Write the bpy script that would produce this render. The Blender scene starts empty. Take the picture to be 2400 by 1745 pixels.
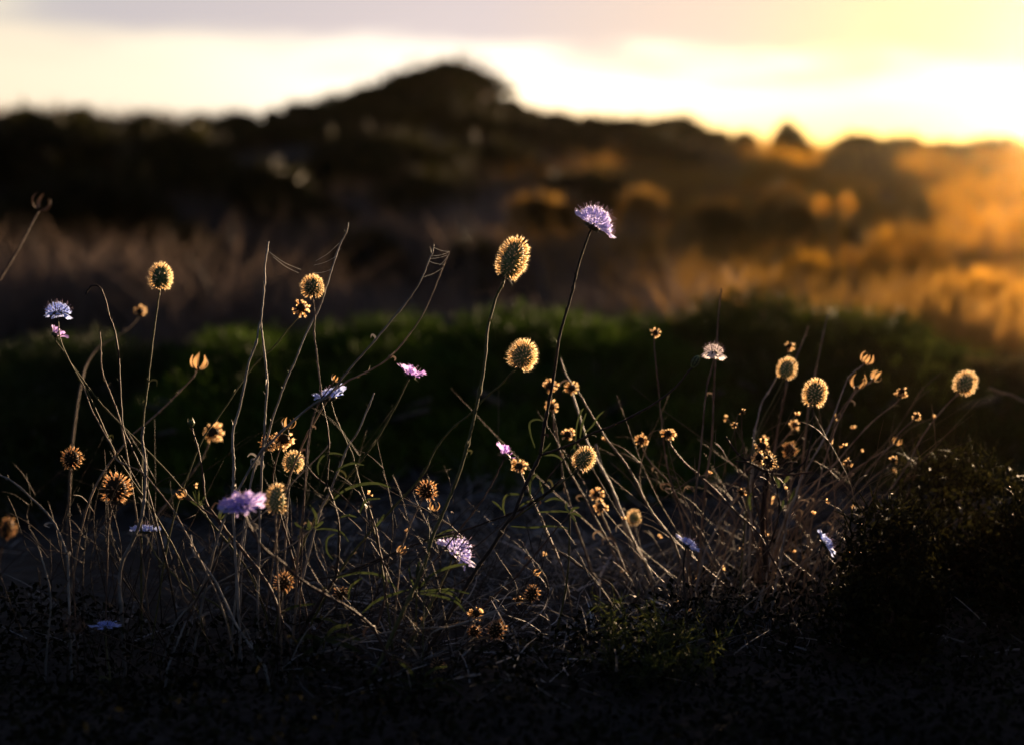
import bpy, math, random
import numpy as np
from mathutils import Vector, Matrix
R = math.radians
S = bpy.context.scene
COL = S.collection
rng = np.random.default_rng(7)
rnd = random.Random(11)

# ------------------------------------------------------------------ camera
EYE = 0.32; PITCH = R(7.2); LENS = 50.0
F = LENS / 36.0 * 2400.0
cam_d = bpy.data.cameras.new("camera"); cam = bpy.data.objects.new("camera", cam_d); COL.objects.link(cam)
cam.location = (0, 0, EYE); cam.rotation_euler = (R(90) - PITCH, 0, 0)
cam_d.lens = LENS; cam_d.sensor_width = 36.0; cam_d.clip_start = 0.02; cam_d.clip_end = 1500
cam_d.dof.use_dof = True; cam_d.dof.focus_distance = 1.0; cam_d.dof.aperture_fstop = 3.6
S.camera = cam

# ------------------------------------------------------------------ sky and sun
SUN_EL, SUN_AZ = R(3.68), R(26.0)
SUN = Vector((math.sin(SUN_AZ) * math.cos(SUN_EL), math.cos(SUN_AZ) * math.cos(SUN_EL), math.sin(SUN_EL)))
world = bpy.data.worlds.new("World"); S.world = world; world.use_nodes = True
wn, wl = world.node_tree.nodes, world.node_tree.links
bg = wn["Background"]; bg.inputs[1].default_value = 0.1
sky = wn.new("ShaderNodeTexSky"); sky.sky_type = "NISHITA"; sky.sun_disc = False
sky.sun_elevation = SUN_EL; sky.sun_rotation = SUN_AZ; sky.dust_density = 2.5; sky.air_density = 1.0


class N:                                   # small helper for building node trees
    def __init__(s, nt): s.nt = nt; s.n = nt.nodes; s.l = nt.links
    def new(s, t, **k):
        x = s.n.new(t)
        for a, v in k.items(): setattr(x, a, v)
        return x
    def put(s, sock, v):
        if isinstance(v, bpy.types.NodeSocket): s.l.new(v, sock)
        elif v is not None: sock.default_value = v
    def math(s, op, a, b=None, c=None, clamp=False):
        m = s.new("ShaderNodeMath", operation=op, use_clamp=clamp); s.put(m.inputs[0], a)
        if b is not None: s.put(m.inputs[1], b)
        if c is not None: s.put(m.inputs[2], c)
        return m.outputs[0]
    def step(s, v, a, b, lo=0.0, hi=1.0):
        m = s.new("ShaderNodeMapRange", interpolation_type="SMOOTHSTEP"); s.put(m.inputs[0], v)
        for i, x in enumerate((a, b, lo, hi)): s.put(m.inputs[1 + i], x)
        return m.outputs[0]
    def mix(s, f, a, b, mode="MIX"):
        m = s.new("ShaderNodeMix", data_type="RGBA", blend_type=mode); s.put(m.inputs[0], f); s.put(m.inputs[6], a); s.put(m.inputs[7], b)
        return m.outputs[2]
    def ramp(s, f, stops, interp="LINEAR"):
        r = s.new("ShaderNodeValToRGB"); s.put(r.inputs[0], f); e = r.color_ramp.elements; r.color_ramp.interpolation = interp
        e[0].position, e[0].color = stops[0][0], (*stops[0][1], 1); e[1].position, e[1].color = stops[-1][0], (*stops[-1][1], 1)
        for p, c in stops[1:-1]:
            x = e.new(p); x.color = (*c, 1)
        return r.outputs[0]
    def noise(s, vec, scale, detail=3.0, rough=0.5):
        t = s.new("ShaderNodeTexNoise"); s.put(t.inputs["Vector"], vec); t.inputs["Scale"].default_value = scale
        t.inputs["Detail"].default_value = detail; t.inputs["Roughness"].default_value = rough
        return t.outputs["Fac"]


def build_sky():
    h = N(world.node_tree)
    tc = h.new("ShaderNodeTexCoord").outputs["Generated"]
    sp = h.new("ShaderNodeSeparateXYZ"); h.put(sp.inputs[0], tc); z = sp.outputs[2]
    dot = h.new("ShaderNodeVectorMath", operation="DOT_PRODUCT"); h.put(dot.inputs[0], tc); dot.inputs[1].default_value = SUN
    d = dot.outputs["Value"]
    f = h.math("MULTIPLY_ADD", d, 0.5, 0.5)          # 1 towards the sun, 0 opposite
    # flattened cloud coordinates: a layer seen in perspective
    zz = h.math("ADD", h.math("MAXIMUM", z, 0.0), 0.10)
    cx = h.new("ShaderNodeCombineXYZ"); h.put(cx.inputs[0], h.math("DIVIDE", sp.outputs[0], zz)); h.put(cx.inputs[1], h.math("DIVIDE", sp.outputs[1], zz)); cx.inputs[2].default_value = 31.7
    n1 = h.noise(cx.outputs[0], 0.55, 4.0, 0.55)
    n2 = h.noise(cx.outputs[0], 1.7, 3.0, 0.55)
    nn = h.math("ADD", h.math("MULTIPLY", n1, 0.7), h.math("MULTIPLY", n2, 0.3))
    lift = h.math("MULTIPLY_ADD", nn, 0.15, -0.075)
    # bright band of lit haze and thin cloud along the horizon, strongest round the sun
    band = h.step(h.math("ADD", z, lift), 0.165, 0.075)
    bandcol = h.ramp(f, [(0.0, (0.02, 0.024, 0.035)), (0.55, (0.06, 0.06, 0.07)), (0.80, (0.36, 0.285, 0.205)), (0.845, (0.44, 0.365, 0.27)), (0.93, (0.50, 0.44, 0.36)), (0.975, (0.52, 0.43, 0.29)), (1.0, (0.66, 0.46, 0.16))])
    low = h.math("MULTIPLY", h.step(f, 0.90, 1.0), h.step(z, 0.085, 0.02))
    bandcol = h.mix(low, bandcol, (0.62, 0.34, 0.07, 1))
    gain = h.step(f, 0.88, 1.0, 1.0, 2.0)
    bandcol = h.mix(1.0, bandcol, gain, "MULTIPLY")
    # cloud deck above
    slope = h.math("MULTIPLY_ADD", h.math("MAXIMUM", f, 0.6), 0.30, -0.27)   # the cloud base hangs lower towards the sun
    deck = h.math("MULTIPLY", h.step(h.math("ADD", h.math("ADD", z, lift), slope), 0.086, 0.122), h.step(nn, 0.28, 0.46))
    deck = h.math("MULTIPLY", deck, h.step(f, 0.988, 1.0, 1.0, 0.93))
    deckcol = h.ramp(f, [(0.0, (0.02, 0.026, 0.042)), (0.6, (0.055, 0.062, 0.09)), (0.85, (0.215, 0.20, 0.208)), (0.945, (0.275, 0.237, 0.24)), (0.978, (0.33, 0.255, 0.205)), (0.996, (0.45, 0.30, 0.15)), (1.0, (0.50, 0.31, 0.09))])
    dark = h.step(z, 0.12, 0.42, 1.0, 0.10)
    deckcol = h.mix(1.0, deckcol, dark, "MULTIPLY")
    deckcol = h.mix(h.step(z, 0.2, 0.7, 0.0, 0.5), deckcol, (0.055, 0.085, 0.155, 1))
    c = h.mix(1.0, sky.outputs[0], (0.075, 0.085, 0.13, 1), "MULTIPLY")
    c = h.mix(1.0, c, h.step(z, 0.10, 0.45, 1.0, 0.42), "MULTIPLY")
    c = h.mix(h.math("MULTIPLY", band, 0.88), c, bandcol)
    c = h.mix(h.math("MULTIPLY", deck, 0.93), c, deckcol)
    c = h.mix(1.0, c, (5.8, 5.8, 5.8, 1), "MULTIPLY")    # the Background strength is 0.1
    h.l.new(c, bg.inputs[0])


build_sky()
sun_d = bpy.data.lights.new("sun", "SUN"); sun = bpy.data.objects.new("sun", sun_d); COL.objects.link(sun)
sun_d.energy = 5.0; sun_d.angle = R(0.5); sun_d.color = (1.0, 0.68, 0.40)
sun.rotation_euler = SUN.to_track_quat("Z", "Y").to_euler(); sun.location = (6, 12, 6)
vs = S.view_settings
vs.view_transform = "Standard"; vs.look = "None"; vs.exposure = 2.2; vs.gamma = 1.0; vs.use_curve_mapping = False
S.render.engine = "CYCLES"; S.cycles.use_denoising = True
S.cycles.max_bounces = 6; S.cycles.transparent_max_bounces = 12; S.cycles.sample_clamp_indirect = 4.0


# ------------------------------------------------------------------ geometry helpers
CAM_M = cam.matrix_basis if False else Matrix.Rotation(R(90) - PITCH, 4, "X")
RIGHT = Vector((1, 0, 0)); UP = CAM_M.to_3x3() @ Vector((0, 1, 0)); FWD = CAM_M.to_3x3() @ Vector((0, 0, -1))


def P(px, py, d):
    return Vector((0, 0, EYE)) + d * (FWD + RIGHT * ((px - 1200) / F) + UP * ((872.5 - py) / F))


SKYLINE = [(-400, 330), (-100, 262), (0, 258), (230, 258), (330, 268), (480, 272), (640, 272), (720, 258), (850, 236), (900, 208), (960, 196), (1010, 182), (1060, 172), (1110, 196), (1150, 226), (1200, 262), (1240, 290), (1330, 300),
           (1450, 310), (1560, 300), (1640, 312), (1760, 330), (1860, 338), (2020, 338), (2200, 348), (2400, 344), (2480, 372), (2620, 440), (3000, 470)]  # past the right edge the unseen ridge is lowered to let sun in


def _ray(px, py):
    v = FWD + RIGHT * ((px - 1200) / F) + UP * ((872.5 - py) / F)
    return math.degrees(math.atan2(v.x, v.y)), v.z / math.hypot(v.x, v.y)


_sa, _st = zip(*[_ray(*p) for p in SKYLINE])


_sw = [float(np.mean(np.interp(np.linspace(a - 7, a + 7, 15), _sa, _st))) if abs(a) < 17 else t for a, t in zip(_sa, _st)]


def vnoise(x, y, s, seed=0):
    """Smooth value noise, numpy."""
    x = np.asarray(x) * s; y = np.asarray(y) * s
    xi, yi = np.floor(x).astype(np.int64), np.floor(y).astype(np.int64); fx, fy = x - xi, y - yi
    fx = fx * fx * (3 - 2 * fx); fy = fy * fy * (3 - 2 * fy)
    def hsh(a, b):
        n = (a * 374761393 + b * 668265263 + seed * 974711) & 0x7FFFFFFF
        n = ((n ^ (n >> 13)) * 1274126177) & 0x7FFFFFFF
        return ((n ^ (n >> 16)) & 0xFFFF) / 65535.0
    return (hsh(xi, yi) * (1 - fx) + hsh(xi + 1, yi) * fx) * (1 - fy) + (hsh(xi, yi + 1) * (1 - fx) + hsh(xi + 1, yi + 1) * fx) * fy


RIDGE = 13.0


def ground_z(x, y):
    x = np.asarray(x, float); y = np.asarray(y, float)
    r = np.hypot(x, y); az = np.degrees(np.arctan2(x, y))
    tan = np.interp(az, _sa, _st)
    wide = np.interp(az, _sa, _sw)                     # the dune is a mound, not a rib running down to the camera
    k = np.clip((r - 9.0) / 3.5, 0, 1); k = k * k * (3 - 2 * k)
    hr = EYE + RIDGE * (wide * (1 - k) + tan * k) - 0.06
    side = np.clip((np.abs(az) - 34) / 30, 0, 1); side = side * side * (3 - 2 * side)
    hr = hr * (1 - side) + 0.30 * side
    t = np.clip((r - 2.3) / (RIDGE - 2.3), 0, 1)
    prof = np.where(t < 1, 0.22 * t + 0.78 * t ** 2.1, 1.0)
    h = hr * prof
    h = h - np.clip(r - RIDGE - 1.0, 0, 25) * 0.035 * np.clip(hr, 0.3, 2)
    h = np.where(r > RIDGE, np.maximum(h, 0.12), h)
    h = h + (vnoise(x, y, 0.9, 1) - 0.5) * 0.16 * np.clip(t * 3, 0, 1) * np.clip((40 - r) / 20, 0, 1)
    h = h + (vnoise(x, y, 9, 2) - 0.5) * 0.010 + (vnoise(x, y, 31, 3) - 0.5) * 0.005
    return h


def gz(x, y): return float(ground_z(x, y))


def link(name, me, mats, parent=None, smooth=True):
    if not isinstance(mats, (list, tuple)): mats = [mats]
    for m in mats:
        if len(me.materials) < len(mats): me.materials.append(m)
    o = bpy.data.objects.new(name, me); COL.objects.link(o)
    if parent is not None: o.parent = parent
    return o


def smooth(me): me.polygons.foreach_set("use_smooth", np.ones(len(me.polygons), bool)); me.update(); return me


class MB:
    """Collects tubes, strips and shapes into one mesh."""
    def __init__(s): s.v = []; s.f = []; s.m = []
    def add(s, vs_, fs_, M=None, mi=0):
        o = len(s.v)
        s.v.extend([(M @ Vector(v)) if M is not None else Vector(v) for v in vs_])
        for f in fs_: s.f.append([i + o for i in f]); s.m.append(mi)
    def addm(s, other, M):
        o = len(s.v); s.v.extend([M @ v for v in other.v]); s.f.extend([[i + o for i in f] for f in other.f]); s.m.extend(other.m)
    def tube(s, pts, rad, n=6, mi=0, cap=True):
        pts = [Vector(p) for p in pts]; k = len(pts)
        t0 = (pts[1] - pts[0]).normalized(); a = t0.orthogonal().normalized(); o = len(s.v)
        for i, p in enumerate(pts):
            t = (pts[min(i + 1, k - 1)] - pts[max(i - 1, 0)])
            t = t.normalized() if t.length > 1e-9 else t0
            a = (a - t * a.dot(t)); a = a.normalized() if a.length > 1e-6 else t.orthogonal().normalized()
            b = t.cross(a); rr = rad[i] if hasattr(rad, "__len__") else rad
            for j in range(n):
                an = 2 * math.pi * j / n
                s.v.append(p + (a * math.cos(an) + b * math.sin(an)) * rr)
        for i in range(k - 1):
            for j in range(n):
                s.f.append([o + i * n + j, o + i * n + (j + 1) % n, o + (i + 1) * n + (j + 1) % n, o + (i + 1) * n + j]); s.m.append(mi)
        if cap:
            s.f.append([o + j for j in range(n)][::-1]); s.m.append(mi)
            s.f.append([o + (k - 1) * n + j for j in range(n)]); s.m.append(mi)
    def strip(s, pts, wid, up=Vector((0, 0, 1)), fold=0.25, mi=0):
        """Leaf blade with a V fold, three vertices across."""
        pts = [Vector(p) for p in pts]; k = len(pts); o = len(s.v)
        for i, p in enumerate(pts):
            t = (pts[min(i + 1, k - 1)] - pts[max(i - 1, 0)]).normalized()
            sd = t.cross(up); sd = sd.normalized() if sd.length > 1e-4 else t.orthogonal().normalized()
            nn = sd.cross(t); w = wid[i]
            s.v += [p - sd * w + nn * w * fold, p, p + sd * w + nn * w * fold]
        for i in range(k - 1):
            for j in (0, 1):
                s.f.append([o + i * 3 + j, o + i * 3 + j + 1, o + i * 3 + 4 + j, o + i * 3 + 3 + j]); s.m.append(mi)
    def mesh(s, name):
        me = bpy.data.meshes.new(name); me.from_pydata([tuple(v) for v in s.v], [], s.f)
        if any(s.m): me.polygons.foreach_set("material_index", s.m)
        return smooth(me)
    def build(s, name, mats, parent=None): 
        me = s.mesh(name)
        for m in (mats if isinstance(mats, (list, tuple)) else [mats]): me.materials.append(m)
        o = bpy.data.objects.new(name, me); COL.objects.link(o)
        if parent is not None: o.parent = parent
        return o


def crom(pts, seg=6):
    """Centripetal Catmull-Rom through the points."""
    pts = [Vector(p) for p in pts]
    if len(pts) == 2: return [pts[0].lerp(pts[1], i / seg) for i in range(seg + 1)]
    e = [pts[0] * 2 - pts[1]] + pts + [pts[-1] * 2 - pts[-2]]; out = []
    for i in range(1, len(e) - 2):
        p0, p1, p2, p3 = e[i - 1:i + 3]; t0 = 0.0
        t1 = t0 + max((p1 - p0).length, 1e-7) ** .5; t2 = t1 + max((p2 - p1).length, 1e-7) ** .5; t3 = t2 + max((p3 - p2).length, 1e-7) ** .5
        for k in range(seg):
            t = t1 + (t2 - t1) * k / seg
            a1 = p0 * ((t1 - t) / (t1 - t0)) + p1 * ((t - t0) / (t1 - t0)); a2 = p1 * ((t2 - t) / (t2 - t1)) + p2 * ((t - t1) / (t2 - t1)); a3 = p2 * ((t3 - t) / (t3 - t2)) + p3 * ((t - t2) / (t3 - t2))
            b1 = a1 * ((t2 - t) / (t2 - t0)) + a2 * ((t - t0) / (t2 - t0)); b2 = a2 * ((t3 - t) / (t3 - t1)) + a3 * ((t - t1) / (t3 - t1))
            out.append(b1 * ((t2 - t) / (t2 - t1)) + b2 * ((t - t1) / (t2 - t1)))
    out.append(pts[-1]); return out


def tag(o, label=None, cat=None, group=None, kind=None):
    if label: o["label"] = label
    if cat: o["category"] = cat
    if group: o["group"] = group
    if kind: o["kind"] = kind
    return o


def thing(name, label, cat, loc=(0, 0, 0), group=None):
    o = bpy.data.objects.new(name, None); COL.objects.link(o); o.location = loc; o.empty_display_size = 0.02
    return tag(o, label, cat, group)


def np_mesh(name, V, Q, tint=None):
    """Mesh from numpy arrays: V (n,3), Q (m,3 or 4)."""
    me = bpy.data.meshes.new(name); k = Q.shape[1]
    me.vertices.add(len(V)); me.vertices.foreach_set("co", np.ascontiguousarray(V, np.float32).ravel())
    me.loops.add(Q.size); me.loops.foreach_set("vertex_index", np.ascontiguousarray(Q, np.int32).ravel())
    me.polygons.add(len(Q)); me.polygons.foreach_set("loop_start", np.arange(0, Q.size, k, dtype=np.int32))
    me.update(calc_edges=True)
    if tint is not None:
        a = me.attributes.new("tint", "FLOAT", "POINT"); a.data.foreach_set("value", np.ascontiguousarray(tint, np.float32))
    return smooth(me)


def ribbons(base, dirn, length, width, bend, tint, seg=3):
    """Many tapering blades: base (n,3), dirn (n,3) unit, length (n), width (n), bend (n,3) sideways offset at the tip."""
    n = len(base); side = np.cross(dirn, rng.normal(size=(n, 3))); side /= np.linalg.norm(side, axis=1)[:, None] + 1e-9
    V = np.zeros((n, (seg + 1) * 2, 3)); 
    for i in range(seg + 1):
        t = i / seg; c = base + dirn * (length * t)[:, None] + bend * (t * t)
        w = (width * (1 - t) ** 0.6 * 0.5 + 0.00008)[:, None]
        V[:, 2 * i] = c - side * w; V[:, 2 * i + 1] = c + side * w
    q = np.array([[2 * i, 2 * i + 1, 2 * i + 3, 2 * i + 2] for i in range(seg)])
    Q = (np.arange(n)[:, None, None] * (seg + 1) * 2 + q[None]).reshape(-1, 4)
    return V.reshape(-1, 3), Q, np.repeat(tint, (seg + 1) * 2)


def leaves_np(c, nrm, size, tint, asp=0.5):
    """Many small folded leaves: two triangles each side of a midrib as two quads."""
    n = len(c); a = np.cross(nrm, rng.normal(size=(n, 3))); a /= np.linalg.norm(a, axis=1)[:, None] + 1e-9
    b = np.cross(nrm, a); s = size[:, None]
    V = np.stack([c - a * s, c - b * s * asp + nrm * s * 0.25, c + a * s, c + b * s * asp + nrm * s * 0.25], 1)
    Q = (np.arange(n)[:, None, None] * 4 + np.array([[0, 1, 2], [0, 2, 3]])[None]).reshape(-1, 3)
    return V.reshape(-1, 3), Q, np.repeat(tint, 4)


def merge(parts):
    V, Q, T, o = [], [], [], 0
    for v, q, t in parts: V.append(v); Q.append(q + o); T.append(t); o += len(v)
    return np.concatenate(V), np.concatenate(Q), np.concatenate(T)


# ------------------------------------------------------------------ materials
def leafy(name, stops, trans=0.4, src="noise", scale=200.0, rough=0.6, tcol=None, spec=0.25, bump=0.0):
    """Thin plant matter: diffuse/gloss plus light coming through."""
    m = bpy.data.materials.new(name); m.use_nodes = True; h = N(m.node_tree); h.n.remove(h.n["Principled BSDF"]); out = h.n["Material Output"]
    if src == "tint":
        a = h.new("ShaderNodeAttribute", attribute_name="tint"); fac = a.outputs["Fac"]
    else:
        tc = h.new("ShaderNodeTexCoord"); fac = h.noise(tc.outputs["Object"], scale, 4.0, 0.6)
        oi = h.new("ShaderNodeObjectInfo"); fac = h.math("ADD", h.math("MULTIPLY_ADD", fac, 1.5, -0.35), h.math("MULTIPLY_ADD", oi.outputs["Random"], 0.24, -0.12))
    col = h.ramp(fac, stops)
    p = h.new("ShaderNodeBsdfPrincipled"); h.put(p.inputs["Base Color"], col); p.inputs["Roughness"].default_value = rough; p.inputs["Specular IOR Level"].default_value = spec
    if bump:
        tc = h.new("ShaderNodeTexCoord"); b = h.new("ShaderNodeBump"); b.inputs["Strength"].default_value = bump; b.inputs["Distance"].default_value = 0.0006
        h.put(b.inputs["Height"], h.noise(tc.outputs["Object"], 900, 2.0)); h.put(p.inputs["Normal"], b.outputs[0])
    sh = p.outputs[0]
    if trans > 0:
        t = h.new("ShaderNodeBsdfTranslucent"); h.put(t.inputs[0], h.mix(0.6, col, (*tcol, 1)) if tcol else col)
        mx = h.new("ShaderNodeMixShader"); mx.inputs[0].default_value = trans; h.l.new(sh, mx.inputs[1]); h.l.new(t.outputs[0], mx.inputs[2]); sh = mx.outputs[0]
    h.l.new(sh, out.inputs["Surface"]); return m


M = {}
M["petal"] = leafy("lilac_petal", [(0.1, (0.46, 0.44, 0.90)), (0.5, (0.62, 0.58, 0.95)), (0.95, (0.84, 0.74, 0.96))], 0.58, scale=300, tcol=(0.68, 0.66, 1.0))
M["petal_violet"] = leafy("violet_petal", [(0.1, (0.42, 0.36, 0.90)), (0.5, (0.60, 0.50, 0.95)), (0.95, (0.84, 0.68, 0.95))], 0.55, scale=300, tcol=(0.70, 0.58, 1.0))
M["petal_blue"] = leafy("blue_lilac_petal", [(0.1, (0.28, 0.38, 0.90)), (0.5, (0.42, 0.52, 0.95)), (0.95, (0.66, 0.70, 0.95))], 0.5, scale=300, tcol=(0.48, 0.6, 1.0))
M["petal_pink"] = leafy("pink_lilac_petal", [(0.1, (0.52, 0.32, 0.85)), (0.5, (0.66, 0.42, 0.92)), (0.95, (0.80, 0.58, 0.94))], 0.55, scale=300, tcol=(0.70, 0.48, 1.0))
M["petal_faded"] = leafy("faded_petal", [(0.1, (0.58, 0.48, 0.46)), (0.5, (0.78, 0.72, 0.76)), (0.95, (0.86, 0.84, 0.92))], 0.5, scale=300)
M["stamen"] = leafy("stamen", [(0.1, (0.70, 0.55, 0.72)), (0.9, (0.85, 0.72, 0.80))], 0.4, scale=500)
M["green"] = leafy("green_stem", [(0.1, (0.05, 0.055, 0.022)), (0.5, (0.085, 0.085, 0.035)), (0.9, (0.15, 0.12, 0.06))], 0.12, scale=90, rough=0.6, spec=0.1, bump=0.4)
M["brown"] = leafy("brown_stem", [(0.1, (0.05, 0.03, 0.024)), (0.5, (0.09, 0.058, 0.045)), (0.9, (0.17, 0.11, 0.08))], 0.1, scale=90, rough=0.6, spec=0.1, bump=0.4)
M["dark"] = leafy("dark_stem", [(0.1, (0.018, 0.013, 0.012)), (0.5, (0.035, 0.026, 0.022)), (0.9, (0.07, 0.045, 0.035))], 0.05, scale=90, rough=0.6, spec=0.1, bump=0.4)
M["pale"] = leafy("pale_dry_stem", [(0.1, (0.10, 0.09, 0.08)), (0.5, (0.22, 0.205, 0.19)), (0.9, (0.40, 0.38, 0.35))], 0.15, scale=70, rough=0.6, spec=0.1, bump=0.5)
M["straw"] = leafy("straw_stem", [(0.1, (0.10, 0.07, 0.05)), (0.5, (0.20, 0.15, 0.11)), (0.9, (0.38, 0.29, 0.21))], 0.15, scale=70, rough=0.6, spec=0.1, bump=0.5)
M["leaf"] = leafy("narrow_leaf", [(0.1, (0.018, 0.026, 0.010)), (0.5, (0.035, 0.048, 0.016)), (0.9, (0.07, 0.08, 0.028))], 0.25, scale=120, rough=0.45)
M["bract"] = leafy("bract", [(0.1, (0.025, 0.03, 0.014)), (0.5, (0.045, 0.045, 0.02)), (0.9, (0.09, 0.07, 0.035))], 0.15, scale=200)
M["core_green"] = leafy("green_seed_core", [(0.2, (0.06, 0.09, 0.04)), (0.5, (0.15, 0.20, 0.09)), (0.8, (0.26, 0.30, 0.15))], 0.0, scale=600, bump=0.6, spec=0.03)
M["core_dark"] = leafy("brown_seed_core", [(0.2, (0.02, 0.014, 0.008)), (0.5, (0.04, 0.025, 0.014)), (0.8, (0.08, 0.05, 0.025))], 0.0, scale=600, bump=0.6, spec=0.03)
M["cup"] = leafy("papery_cup", [(0.1, (0.66, 0.48, 0.28)), (0.5, (0.82, 0.66, 0.44)), (0.9, (0.90, 0.78, 0.58))], 0.72, scale=400, tcol=(0.96, 0.78, 0.50))
M["cup_brown"] = leafy("dry_papery_cup", [(0.1, (0.42, 0.26, 0.14)), (0.5, (0.62, 0.43, 0.25)), (0.9, (0.78, 0.62, 0.42))], 0.62, scale=400, tcol=(0.84, 0.54, 0.27))
M["cup_tan"] = leafy("tan_papery_cup", [(0.1, (0.40, 0.27, 0.15)), (0.5, (0.60, 0.44, 0.26)), (0.9, (0.80, 0.64, 0.42))], 0.68, scale=400, tcol=(0.92, 0.66, 0.36))
M["claw"] = leafy("dry_bract", [(0.1, (0.14, 0.085, 0.05)), (0.5, (0.26, 0.17, 0.10)), (0.9, (0.45, 0.32, 0.2))], 0.45, scale=200, tcol=(0.5, 0.3, 0.12))
M["grass"] = leafy("dry_grass", [(0.0, (0.03, 0.023, 0.018)), (0.3, (0.10, 0.074, 0.06)), (0.65, (0.22, 0.16, 0.13)), (1.0, (0.46, 0.35, 0.29))], 0.35, "tint", rough=0.7, spec=0.06)
M["sun_gold_grass"] = leafy("sunlit_grass", [(0.0, (0.07, 0.05, 0.015)), (0.35, (0.16, 0.11, 0.04)), (0.7, (0.28, 0.19, 0.07)), (1.0, (0.42, 0.30, 0.13))], 0.55, "tint", rough=0.7, tcol=(0.75, 0.36, 0.03), spec=0.06)  # the low sun's gold is put into the blade colour
M["litter"] = leafy("dry_litter", [(0.0, (0.02, 0.019, 0.019)), (0.4, (0.085, 0.083, 0.085)), (0.75, (0.25, 0.245, 0.25)), (1.0, (0.52, 0.51, 0.52))], 0.2, "tint", rough=0.7, spec=0.06)
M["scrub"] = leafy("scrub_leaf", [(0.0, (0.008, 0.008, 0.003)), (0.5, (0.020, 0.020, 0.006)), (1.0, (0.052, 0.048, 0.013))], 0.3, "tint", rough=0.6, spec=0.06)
M["sunlit_scrub"] = leafy("sunlit_scrub_leaf", [(0.0, (0.02, 0.015, 0.005)), (0.5, (0.06, 0.042, 0.012)), (1.0, (0.14, 0.10, 0.03))], 0.5, "tint", rough=0.7, tcol=(0.3, 0.16, 0.03), spec=0.05)  # scrub recoloured amber, sun glow painted into the leaves
M["broom"] = leafy("sunlit_broom", [(0.0, (0.06, 0.045, 0.010)), (0.5, (0.16, 0.11, 0.02)), (1.0, (0.34, 0.23, 0.05))], 0.6, "tint", rough=0.6, tcol=(0.75, 0.36, 0.02), spec=0.06)  # gold of the backlight mixed into the leaf colour
M["juniper"] = leafy("juniper_needle", [(0.0, (0.011, 0.021, 0.003)), (0.5, (0.034, 0.063, 0.007)), (1.0, (0.068, 0.11, 0.012))], 0.30, "tint", rough=0.7, spec=0.06)
M["juniper_shaded"] = leafy("shaded_juniper_needle", [(0.0, (0.007, 0.012, 0.003)), (0.5, (0.018, 0.03, 0.006)), (1.0, (0.035, 0.055, 0.01))], 0.3, "tint", rough=0.6, spec=0.1)  # juniper again, with the left side's shade put into its colour
M["juniper_olive"] = leafy("olive_juniper_needle", [(0.0, (0.011, 0.016, 0.003)), (0.5, (0.033, 0.042, 0.006)), (1.0, (0.07, 0.078, 0.011))], 0.35, "tint", rough=0.6, spec=0.1)
M["juniper_brown"] = leafy("brown_juniper_needle", [(0.0, (0.022, 0.018, 0.008)), (0.5, (0.06, 0.045, 0.016)), (1.0, (0.12, 0.085, 0.03))], 0.35, "tint", rough=0.6, spec=0.1)
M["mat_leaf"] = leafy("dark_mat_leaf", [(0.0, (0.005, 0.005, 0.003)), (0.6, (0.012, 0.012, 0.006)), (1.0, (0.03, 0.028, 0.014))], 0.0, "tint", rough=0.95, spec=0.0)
M["spine"] = leafy("green_spine", [(0.0, (0.02, 0.028, 0.009)), (0.5, (0.045, 0.06, 0.016)), (1.0, (0.11, 0.11, 0.03))], 0.3, "tint", rough=0.5, spec=0.06)
M["bark"] = leafy("bark", [(0.1, (0.03, 0.022, 0.018)), (0.9, (0.09, 0.07, 0.055))], 0.0, scale=60, bump=0.6)
M["silk"] = leafy("spider_silk", [(0.1, (0.5, 0.5, 0.5)), (0.9, (0.7, 0.7, 0.7))], 0.5, scale=60)


def soil():
    m = bpy.data.materials.new("sandy_soil"); m.use_nodes = True; h = N(m.node_tree); p = h.n["Principled BSDF"]
    g = h.new("ShaderNodeNewGeometry").outputs["Position"]
    a = h.noise(g, 3.0, 5.0, 0.6); b = h.noise(g, 60.0, 5.0, 0.65)
    f = h.math("ADD", h.math("MULTIPLY", a, 0.5), h.math("MULTIPLY", b, 0.6))
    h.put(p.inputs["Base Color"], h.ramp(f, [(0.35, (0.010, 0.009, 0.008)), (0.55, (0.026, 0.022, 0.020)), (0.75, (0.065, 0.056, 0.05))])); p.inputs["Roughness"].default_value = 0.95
    p.inputs["Specular IOR Level"].default_value = 0.1
    bp = h.new("ShaderNodeBump"); bp.inputs["Distance"].default_value = 0.004; bp.inputs["Strength"].default_value = 0.7; h.put(bp.inputs["Height"], b); h.put(p.inputs["Normal"], bp.outputs[0])
    return m


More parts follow.
